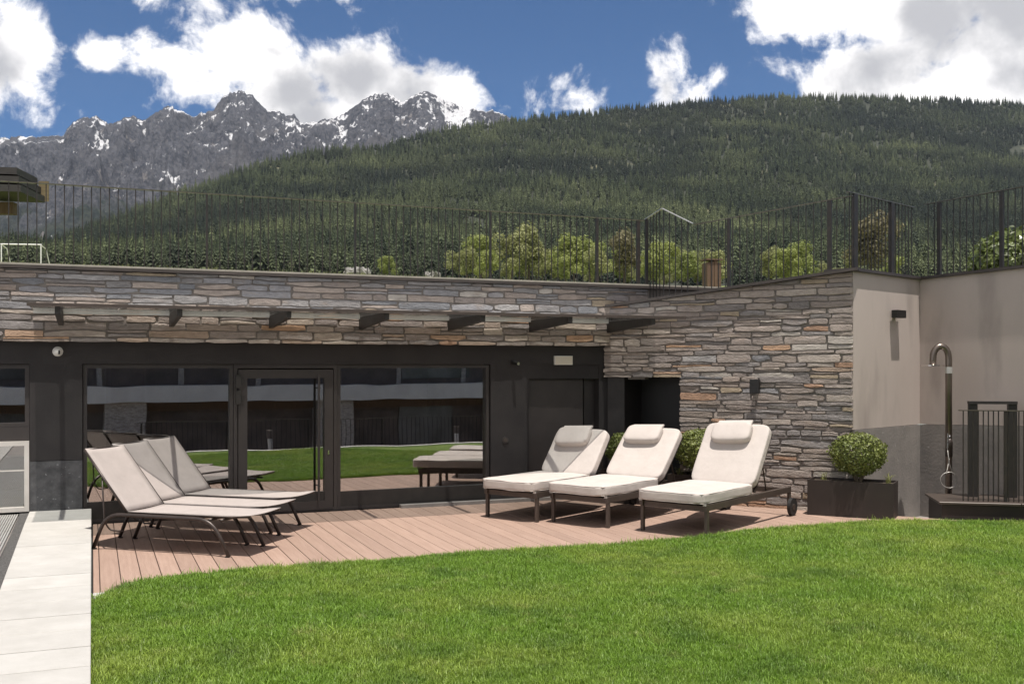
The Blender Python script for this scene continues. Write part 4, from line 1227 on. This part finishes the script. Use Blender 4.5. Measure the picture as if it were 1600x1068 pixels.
M['forest_floor'] = mat('forest_floor', (.016, .020, .011), (.034, .038, .02), .012, rough=.95, second=((.15, .14, .075), .006, .60, .70))
xp1 = np.linspace(-400, 2100, 180); yy = np.concatenate([np.linspace(400, 4300, 100), np.linspace(4350, 5600, 8)])
XP, YY = np.meshgrid(xp1, yy, indexing='ij')
lump = np.array([[noise.fractal(Vector(((x - 800) / 1600 * y * .004, y * .004, 1.7)), 1, 2, 4) for y in yy] for x in xp1])
def lump_at(X, Y): return np.array([noise.fractal(Vector((x * .004, y * .004, 1.7)), 1, 2, 4) for x, y in zip(X, Y)])
amp = np.clip((YY - 500) / 800, 0, 1) * 9
grid_obj('hill', XP, YY, hill_z(XP, YY) + lump * amp, M['forest_floor'])
# meadow sloping up from the terrace to the foot of the hill
xp2 = np.linspace(-700, 2300, 40); y2 = np.linspace(28.5, 430, 40)
XP2, YY2 = np.meshgrid(xp2, y2, indexing='ij')
ZM = 2 + YY2 * (cap_e(XP2) - np.interp(YY2, [28, 60, 430], [.030, .0, .004]))
grid_obj('meadow', XP2, YY2, ZM, M['meadow'])

# the rocky mountain
ridge = [(-700, 330), (-300, 250), (-60, 225), (0, 216), (30, 213), (60, 214), (100, 211), (112, 192), (128, 184), (150, 182), (165, 190), (176, 193), (192, 186), (212, 180), (222, 190), (240, 178), (262, 165),
         (284, 174), (300, 182), (318, 177), (335, 170), (345, 155), (358, 146), (374, 142), (392, 147), (406, 162), (418, 173), (432, 172), (446, 180), (460, 180), (474, 194), (500, 188), (525, 184), (545, 172),
         (562, 160), (578, 150), (590, 148), (604, 145), (618, 152), (630, 160), (645, 150), (662, 142), (676, 146), (690, 152), (706, 158), (722, 166), (745, 172), (775, 174), (795, 182), (830, 205), (900, 240), (1100, 300), (1500, 380)]
nx, ny = 800, 230
xp3 = np.linspace(-700, 1500, nx); xp3[40:740] = np.linspace(-120, 900, 700); xp3[:40] = np.linspace(-700, -123, 40); xp3[740:] = np.linspace(905, 1500, 60)
R0, R1 = 3600.0, 7200.0
tt = np.linspace(0, 1.25, ny)
G3 = np.zeros((nx, ny)); Z3 = np.zeros((nx, ny)); Y3 = np.zeros((nx, ny))
for i, x in enumerate(xp3):
    e1 = (572 - np.interp(x, [p[0] for p in ridge], [p[1] for p in ridge])) / 1600 + .0022 * noise.noise(Vector((x * .11, 0, 0))) + .0018 * noise.noise(Vector((x * .31, 4, 0)))
    k = (x - 800) / 1600
    for j, t in enumerate(tt):
        Y = R0 + (R1 - R0) * t
        X = k * Y
        if t <= 1:
            base = .085 + (e1 - .085) * (t ** 1.25)
            v = Vector((X * .0011, Y * .0007, .3))
            rg = noise.ridged_multi_fractal(v, .9, 2.1, 7, 1.0, 2.0) - .9
            rg2 = noise.ridged_multi_fractal(Vector((X * .0040 + Y * .0009, Y * .0016, 2.3)), .8, 2.1, 5, 1.0, 2.0) - .9
            env = math.sin(math.pi * min(t, 1)) ** .8
            e = base + env * (.056 * rg + .022 * rg2)
            e = min(e, e1 - (1 - t) * .022)
        else:
            e = e1 - (t - 1) * .25
        Y3[i, j] = Y; Z3[i, j] = 2 + Y * e; G3[i, j] = (rg2 + .5 * rg) if t <= 1 else 0
XP3 = np.repeat(xp3[:, None], ny, 1)

def rock_material():
    m = bpy.data.materials.new('mountain_rock'); m.use_nodes = True
    nt = m.node_tree; N = nt.nodes; L = nt.links; b = N['Principled BSDF']; b.inputs['Roughness'].default_value = .9
    b.inputs['Specular IOR Level'].default_value = .1
    g = N.new('ShaderNodeNewGeometry'); sx = N.new('ShaderNodeSeparateXYZ'); L.new(g.outputs['Position'], sx.inputs[0])
    sn = N.new('ShaderNodeSeparateXYZ'); L.new(g.outputs['Normal'], sn.inputs[0])
    def nz(scale, detail=8, stretch=(1, 1, 1), rough=.6):
        mp = N.new('ShaderNodeMapping'); mp.inputs['Scale'].default_value = stretch; L.new(g.outputs['Position'], mp.inputs[0])
        n = N.new('ShaderNodeTexNoise'); n.inputs['Scale'].default_value = scale; n.inputs['Detail'].default_value = detail; n.inputs['Roughness'].default_value = rough
        L.new(mp.outputs[0], n.inputs['Vector']); return n.outputs['Fac']
    def mr(v, a, b_, lo=0, hi=1, smooth=True):
        q = N.new('ShaderNodeMapRange'); q.inputs['From Min'].default_value = a; q.inputs['From Max'].default_value = b_
        q.inputs['To Min'].default_value = lo; q.inputs['To Max'].default_value = hi
        if smooth: q.interpolation_type = 'SMOOTHSTEP'
        L.new(v, q.inputs['Value']); return q.outputs[0]
    def mx(f, a, b_):
        q = N.new('ShaderNodeMix'); q.data_type = 'RGBA'
        L.new(f, q.inputs['Factor'])
        for s_, v in (('A', a), ('B', b_)):
            if isinstance(v, tuple): q.inputs[s_].default_value = (*v, 1)
            else: L.new(v, q.inputs[s_])
        return q.outputs['Result']
    def mt(op, a, b_):
        q = N.new('ShaderNodeMath'); q.operation = op
        for i, v in enumerate((a, b_)):
            if isinstance(v, (int, float)): q.inputs[i].default_value = v
            else: L.new(v, q.inputs[i])
        return q.outputs[0]
    rock = mx(mr(nz(.010, 12, (1, 1, .8), .78), .38, .64), (.030, .033, .045), (.102, .105, .122))
    rock = mx(mr(nz(.045, 8, (1, 1, .5), .75), .40, .62, 0, .75), rock, (.15, .148, .158))
    rock = mx(mr(nz(.03, 8, (1.6, 1, .35), .75), .54, .66, 0, .8), rock, (.022, .024, .032))
    rock = mx(mr(nz(.0022, 5), .52, .68, 0, .6), rock, (.13, .125, .128))
    # forest and scrub on the lower slopes
    low = mr(mt('ADD', sx.outputs['Z'], mt('MULTIPLY', nz(.0028, 7), 900)), 1330, 1030)
    woods = mx(mr(nz(.02, 6, (1, 1, .35)), .42, .6), (.026, .036, .030), (.055, .064, .045))
    colr = mx(low, rock, woods)
    # screes
    scr = mr(mt('ADD', nz(.006, 6, (2.2, 1, .45)), mt('MULTIPLY', nz(.02, 5), .25)), .77, .82, 0, .8)
    colr = mx(scr, colr, (.24, .22, .21))
    # snow in gullies and on ledges
    sn_ = mt('ADD', mt('ADD', mt('ADD', mt('MULTIPLY', nz(.0055, 9, (1.3, 1, .55), .66), .77), mt('MULTIPLY', nz(.022, 9, (1.3, 1, .5), .72), .26)), mt('MULTIPLY', sn.outputs['Z'], .20)), mr(sx.outputs['Z'], 700, 1900, -.06, .0, False))
    at = N.new('ShaderNodeAttribute'); at.attribute_name = 'gully'
    sn_ = mt('ADD', sn_, mr(at.outputs['Fac'], -.5, .7, .055, -.045, False))
    sn_ = mt('ADD', sn_, mr(sx.outputs['X'], -600, -100, 0, .05))
    snow = mr(sn_, .668, .715)
    colr = mx(snow, colr, (.78, .78, .80))
    L.new(colr, b.inputs['Base Color'])
    bp = N.new('ShaderNodeBump'); bp.inputs['Strength'].default_value = 1.0; bp.inputs['Distance'].default_value = 90
    L.new(nz(.011, 10, (1, 1, .7), .68), bp.inputs['Height']); L.new(bp.outputs[0], b.inputs['Normal'])
    return m
mo = grid_obj('mountain', XP3, Y3, Z3, rock_material())
ga = mo.data.attributes.new('gully', 'FLOAT', 'POINT'); ga.data.foreach_set('value', G3.astype(np.float32).ravel())

# conifers
def conifer_mesh(seed, h=1.0, slim=.17, tiers=11, spikes=9):
    r_ = random.Random(seed); mb = MB()
    mb.tube([(0, 0, 0), (0, 0, .25), (0, 0, .9)], [.016, .012, .003], 5, cap=False)
    nt_ = len(mb.f)
    for t in range(tiers):
        f = t / (tiers - 1)
        z = .10 + .86 * f; r0 = slim * (1 - f ** 1.25) ** .95 + .012
        off = r_.uniform(0, 6.28)
        for s_ in range(spikes if f < .7 else 6):
            a = off + s_ / (spikes if f < .7 else 6) * 6.283 + r_.uniform(-.2, .2)
            rr = r0 * r_.uniform(.62, 1.22); da = .42 + r_.uniform(-.08, .12)
            zt = z + r_.uniform(-.015, .02)
            c0 = (math.cos(a - da) * rr * .62, math.sin(a - da) * rr * .62, zt + .012)
            c1 = (math.cos(a + da) * rr * .62, math.sin(a + da) * rr * .62, zt + .012)
            tip = (math.cos(a) * rr, math.sin(a) * rr, zt - rr * .32)
            topp = (0, 0, zt + .10)
            k = len(mb.v); mb.v += [topp, c0, tip, c1]; mb.f += [(k, k + 1, k + 2), (k, k + 2, k + 3)]
    me = bpy.data.meshes.new('conifer'); me.from_pydata(mb.v, [], mb.f)
    return me, nt_

def needle_mat(name, a, b, tips):
    m = bpy.data.materials.new(name); m.use_nodes = True
    nt = m.node_tree; N = nt.nodes; L = nt.links; p = N['Principled BSDF']; p.inputs['Roughness'].default_value = .75
    p.inputs['Specular IOR Level'].default_value = .2
    oi = N.new('ShaderNodeObjectInfo'); g = N.new('ShaderNodeNewGeometry')
    mx = N.new('ShaderNodeMix'); mx.data_type = 'RGBA'; mx.inputs['A'].default_value = (*a, 1); mx.inputs['B'].default_value = (*b, 1)
    L.new(oi.outputs['Random'], mx.inputs['Factor'])
    n = N.new('ShaderNodeTexNoise'); n.inputs['Scale'].default_value = .0042; n.inputs['Detail'].default_value = 5
    L.new(oi.outputs['Location'], n.inputs['Vector'])
    r = N.new('ShaderNodeMapRange'); r.inputs['From Min'].default_value = .46; r.inputs['From Max'].default_value = .68; L.new(n.outputs['Fac'], r.inputs['Value'])
    m2 = N.new('ShaderNodeMix'); m2.data_type = 'RGBA'; L.new(r.outputs[0], m2.inputs['Factor']); L.new(mx.outputs['Result'], m2.inputs['A']); m2.inputs['B'].default_value = (*tips, 1)
    nb = N.new('ShaderNodeTexNoise'); nb.inputs['Scale'].default_value = .0017; nb.inputs['Detail'].default_value = 3  # broad dark stands in the needle colour, painted in for cloud shadow
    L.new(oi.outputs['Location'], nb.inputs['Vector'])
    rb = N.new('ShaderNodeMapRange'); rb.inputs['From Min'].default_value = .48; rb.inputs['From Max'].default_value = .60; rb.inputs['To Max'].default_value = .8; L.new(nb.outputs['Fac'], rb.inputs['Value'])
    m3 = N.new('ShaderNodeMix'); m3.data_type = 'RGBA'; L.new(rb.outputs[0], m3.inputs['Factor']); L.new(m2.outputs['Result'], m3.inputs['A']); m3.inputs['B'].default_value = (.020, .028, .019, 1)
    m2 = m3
    hv = N.new('ShaderNodeHueSaturation'); rr = N.new('ShaderNodeMapRange'); rr.inputs['To Min'].default_value = .55; rr.inputs['To Max'].default_value = 1.45
    L.new(g.outputs['Random Per Island'], rr.inputs['Value']); L.new(rr.outputs[0], hv.inputs['Value']); L.new(m2.outputs['Result'], hv.inputs['Color'])
    L.new(hv.outputs[0], p.inputs['Base Color'])
    tr = N.new('ShaderNodeBsdfTranslucent'); L.new(hv.outputs[0], tr.inputs[0])
    ms = N.new('ShaderNodeMixShader'); ms.inputs[0].default_value = .12; L.new(p.outputs[0], ms.inputs[1]); L.new(tr.outputs[0], ms.inputs[2]); L.new(ms.outputs[0], N['Material Output'].inputs[0])
    return m
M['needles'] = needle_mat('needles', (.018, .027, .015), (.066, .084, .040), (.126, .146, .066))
con = []
for i, (sl, ti) in enumerate(((.18, 11), (.22, 10), (.15, 12), (.24, 9), (.20, 11))):
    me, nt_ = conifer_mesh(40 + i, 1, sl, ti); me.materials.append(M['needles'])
    con.append(bpy.data.objects.new('conifer', me))
P = 36000
ya = np.sqrt(rng.uniform(760 ** 2, 4300 ** 2, P * 2)); xa = rng.uniform(-150, 1750, P * 2)
ya[: P // 30] = rng.uniform(780, 1400, P // 30); keep = rng.random(P * 2) < 1.0
Rm = hill_R(xa); ee = hill_e(xa)
keep &= (ya < Rm * 1.04) & (ee > .104)
# clearings
def clearing(cx, cy, rx, ry):
    t = np.clip((ya - 700) / (Rm - 700), 0, 1); e = .08 + (ee - .08) * t ** 1.05
    py = 572 - 1600 * e
    return ((xa - cx) / rx) ** 2 + ((py - cy) / ry) ** 2 < 1
keep &= ~(clearing(738, 352, 20, 14) | clearing(1592, 235, 16, 10) | clearing(785, 300, 9, 5) | clearing(1130, 245, 5, 9) | clearing(1180, 290, 14, 4) | clearing(930, 262, 11, 3) | clearing(1370, 225, 6, 6) | clearing(640, 285, 7, 4) | clearing(905, 330, 10, 6) | clearing(1050, 205, 4, 6))
xa, ya = xa[keep], ya[keep]; pk = rng.permutation(len(xa))[:P]; xa, ya = xa[pk], ya[pk]; Xw = (xa - 800) / 1600 * ya
za = hill_z(xa, ya) + lump_at(Xw, ya) * np.clip((ya - 500) / 800, 0, 1) * 9
hgt = rng.uniform(16, 36, len(xa)) * np.where(ya < 1000, .75, 1.0) * (1 + .25 * np.array([noise.noise(Vector((x * .006, y * .006, 8))) for x, y in zip(Xw, ya)]))
wid = hgt * rng.uniform(.85, 1.25, len(xa))
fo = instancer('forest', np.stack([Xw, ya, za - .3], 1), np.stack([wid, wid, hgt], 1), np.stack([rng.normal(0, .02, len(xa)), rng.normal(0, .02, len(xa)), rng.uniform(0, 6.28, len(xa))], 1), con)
fo['label'] = 'dense conifer forest covering the hillside behind the terrace'

# single trees at the foot of the hill
M['spring_leaf'] = mat('spring_leaf', (.285, .315, .090), (.205, .24, .068), .3, rough=.6, island=.35, trans=.35, rnd=0)
M['birch_leaf'] = mat('pale_leaf', (.30, .31, .125), (.23, .24, .10), .3, rough=.6, island=.35, trans=.35)
M['copper_leaf'] = mat('copper_leaf', (.20, .18, .095), (.16, .14, .075), .3, rough=.6, island=.35, trans=.35)
def crown_mesh(seed, n=1500):
    mb = MB(); r_ = random.Random(seed)
    for i in range(11):
        a = r_.uniform(0, 6.28); q = r_.uniform(.08, .42); z = r_.uniform(.30, .92)
        v, f = leaf_cloud(n // 6, r_.uniform(.12, .2), r_.uniform(.11, .18), .03, .065, seed * 31 + i, .35)
        mb.add([(p[0] + math.cos(a) * q * (1.15 - z * .6), p[1] + math.sin(a) * q * (1.15 - z * .6), p[2] + z) for p in v], f)
    v, f = leaf_cloud(n // 3, .22, .34, .03, .065, seed * 77, .4)
    mb.add([(p[0], p[1], p[2] + .60) for p in v], f)
    me = bpy.data.meshes.new('crown'); me.from_pydata(mb.v, [], mb.f); return me
def trunk_mesh():
    mb = MB(); mb.tube([(0, 0, 0), (.005, .0, .25), (0, .01, .6), (.01, 0, .8)], [.022, .017, .010, .004], 7)
    for a in (0.4, 2.2, 4.1, 5.3): mb.tube([(0, 0, .35), (math.cos(a) * .14, math.sin(a) * .14, .55), (math.cos(a) * .22, math.sin(a) * .22, .68)], [.009, .006, .003], 5)
    me = bpy.data.meshes.new('trunk'); me.from_pydata(mb.v, [], mb.f); me.materials.append(M['bark']); return me
tm = trunk_mesh()
crowns = {}
for nm in ('spring_leaf', 'birch_leaf', 'copper_leaf'):
    for sd in (1, 2):
        c = crown_mesh(sd + len(crowns)); c.materials.append(M[nm]); crowns[(nm, sd)] = c
trees = [  # image column, distance, height m, kind, label
    (602, 360, 7, 'spring_leaf', 'small round bright green tree beside the pale boulder beyond the terrace'),
    (730, 330, 9, 'birch_leaf', 'pale green tree, leftmost of the broadleaf row at the forest foot'),
    (752, 345, 13, 'spring_leaf', 'tall pale yellow-green tree in the broadleaf row at the forest foot'),
    (765, 300, 8, 'spring_leaf', 'low vivid green tree in front of the tall pale yellow-green one'),
    (800, 345, 14, 'birch_leaf', 'broad olive-green tree behind the terrace railing'),
    (826, 350, 16, 'birch_leaf', 'large pale crown rising highest in the broadleaf row'),
    (884, 300, 7, 'spring_leaf', 'low bright green bushy tree between two taller crowns'),
    (897, 340, 14, 'spring_leaf', 'upright light green tree with a pointed crown'),
    (922, 335, 12, 'spring_leaf', 'rounded fresh green tree beside the pointed crown'),
    (935, 300, 9, 'birch_leaf', 'pale blossom-tinted tree near the railing double post'),
    (975, 345, 15, 'copper_leaf', 'brownish tinged tree behind the railing double post'),
    (1020, 300, 9, 'spring_leaf', 'bright round green tree beside the stair railing'),
    (1038, 305, 11, 'spring_leaf', 'bright green tree behind the stair railing, wide crown'),
    (1075, 310, 9, 'spring_leaf', 'light green tree left of the timber post'),
    (1225, 290, 9, 'spring_leaf', 'yellow-green treetop peeking over the sloping stone wall'),
    (1245, 300, 11, 'spring_leaf', 'taller yellow-green treetop peeking over the sloping stone wall'),
    (1361, 300, 17, 'copper_leaf', 'dull olive treetop behind the thick corner post'),
]
for i, (xp, Y, h, kd, lab) in enumerate(trees):
    z = 2 + Y * (cap_e(xp) - .003); h *= 1.25
    t = thing('broadleaf_tree', lab, 'tree', ((xp - 800) / 1600 * Y, Y, z), i * 1.3, 'broadleaf trees at the foot of the wooded hill')
    link('trunk', tm, t); link('crown', crowns[(kd, 1 + i % 2)], t)
    t.scale = (h * 1.05, h * 1.05, h * 1.02)
rt = random.Random(17)
for i in range(26):
    xp = rt.choice((rt.uniform(690, 960), rt.uniform(960, 1120), rt.uniform(1190, 1420))); Y = rt.uniform(360, 460); h = rt.uniform(7, 15)
    t = thing('broadleaf_tree', 'pale green broadleaf tree half hidden among the others at the forest foot', 'tree', ((xp - 800) / 1600 * Y, Y, 2 + Y * (cap_e(xp) - .004)), rt.uniform(0, 6), 'broadleaf trees at the foot of the wooded hill')
    link('trunk', tm, t); link('crown', crowns[(rt.choice(('spring_leaf', 'birch_leaf', 'birch_leaf')), rt.choice((1, 2)))], t)
    w_ = h * rt.uniform(.7, 1.05); t.scale = (w_, w_, h)
con_tr = {}
me_c = [crown_only for crown_only, _ in (conifer_mesh(90 + i, 1, sl, 14, 11) for i, sl in enumerate((.16, .19)))]
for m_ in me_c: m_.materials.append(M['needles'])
cw = [(40, 480, 12), (305, 410, 14), (332, 400, 16), (378, 415, 17), (455, 400, 15), (520, 405, 17), (560, 410, 18), (625, 400, 17), (660, 405, 19), (692, 400, 16), (846, 345, 19), (860, 350, 16), (1000, 400, 18), (1150, 380, 17), (1185, 390, 19),
      (1290, 370, 20), (1330, 380, 18), (1395, 370, 20), (1420, 380, 17), (1470, 370, 19), (1500, 380, 16)]
for i, (xp, Y, h) in enumerate(cw):
    Y *= 1.9; h *= 1.1
    z = 2 + Y * (cap_e(xp) - .003); h *= 1.15
    t = thing('spruce_tree', 'single spruce standing at the front edge of the wooded hill, beyond the terrace railing', 'tree', ((xp - 800) / 1600 * Y, Y, z), i * 2.1, 'spruces at the front edge of the forest')
    link('trunk', tm, t); link('crown', me_c[i % 2], t); t.scale = (h, h, h)
for i, (xp, Y, w) in enumerate(((558, 330, 4.5), (676, 320, 2.6))):
    rk = MB().superbox((0, 0, 0), (w, w * .7, w * .35), e=.45, n=6, wob=1.6, seed=i).build('boulder', M['boulder']); rk.location = ((xp - 800) / 1600 * Y, Y, 2 + Y * (cap_e(xp) + .004))
    tag(rk, ('long pale boulder' if i == 0 else 'short pale boulder') + ' at the forest foot behind the terrace railing', 'rock')

# ------------------------------------------------------------------ mountain air
hz = MB().box(-9000, 9000, -120, 9700, -3, 2700).build('haze', None, kind='stuff')
hm = bpy.data.materials.new('haze'); hm.use_nodes = True
hm.node_tree.nodes.clear()
ho = hm.node_tree.nodes.new('ShaderNodeOutputMaterial'); hv = hm.node_tree.nodes.new('ShaderNodeVolumePrincipled')
hv.inputs['Color'].default_value = (.72, .82, .98, 1); hv.inputs['Density'].default_value = 1.8e-5; hv.inputs['Anisotropy'].default_value = .2
hm.node_tree.links.new(hv.outputs[0], ho.inputs['Volume'])
hz.data.materials.append(hm)
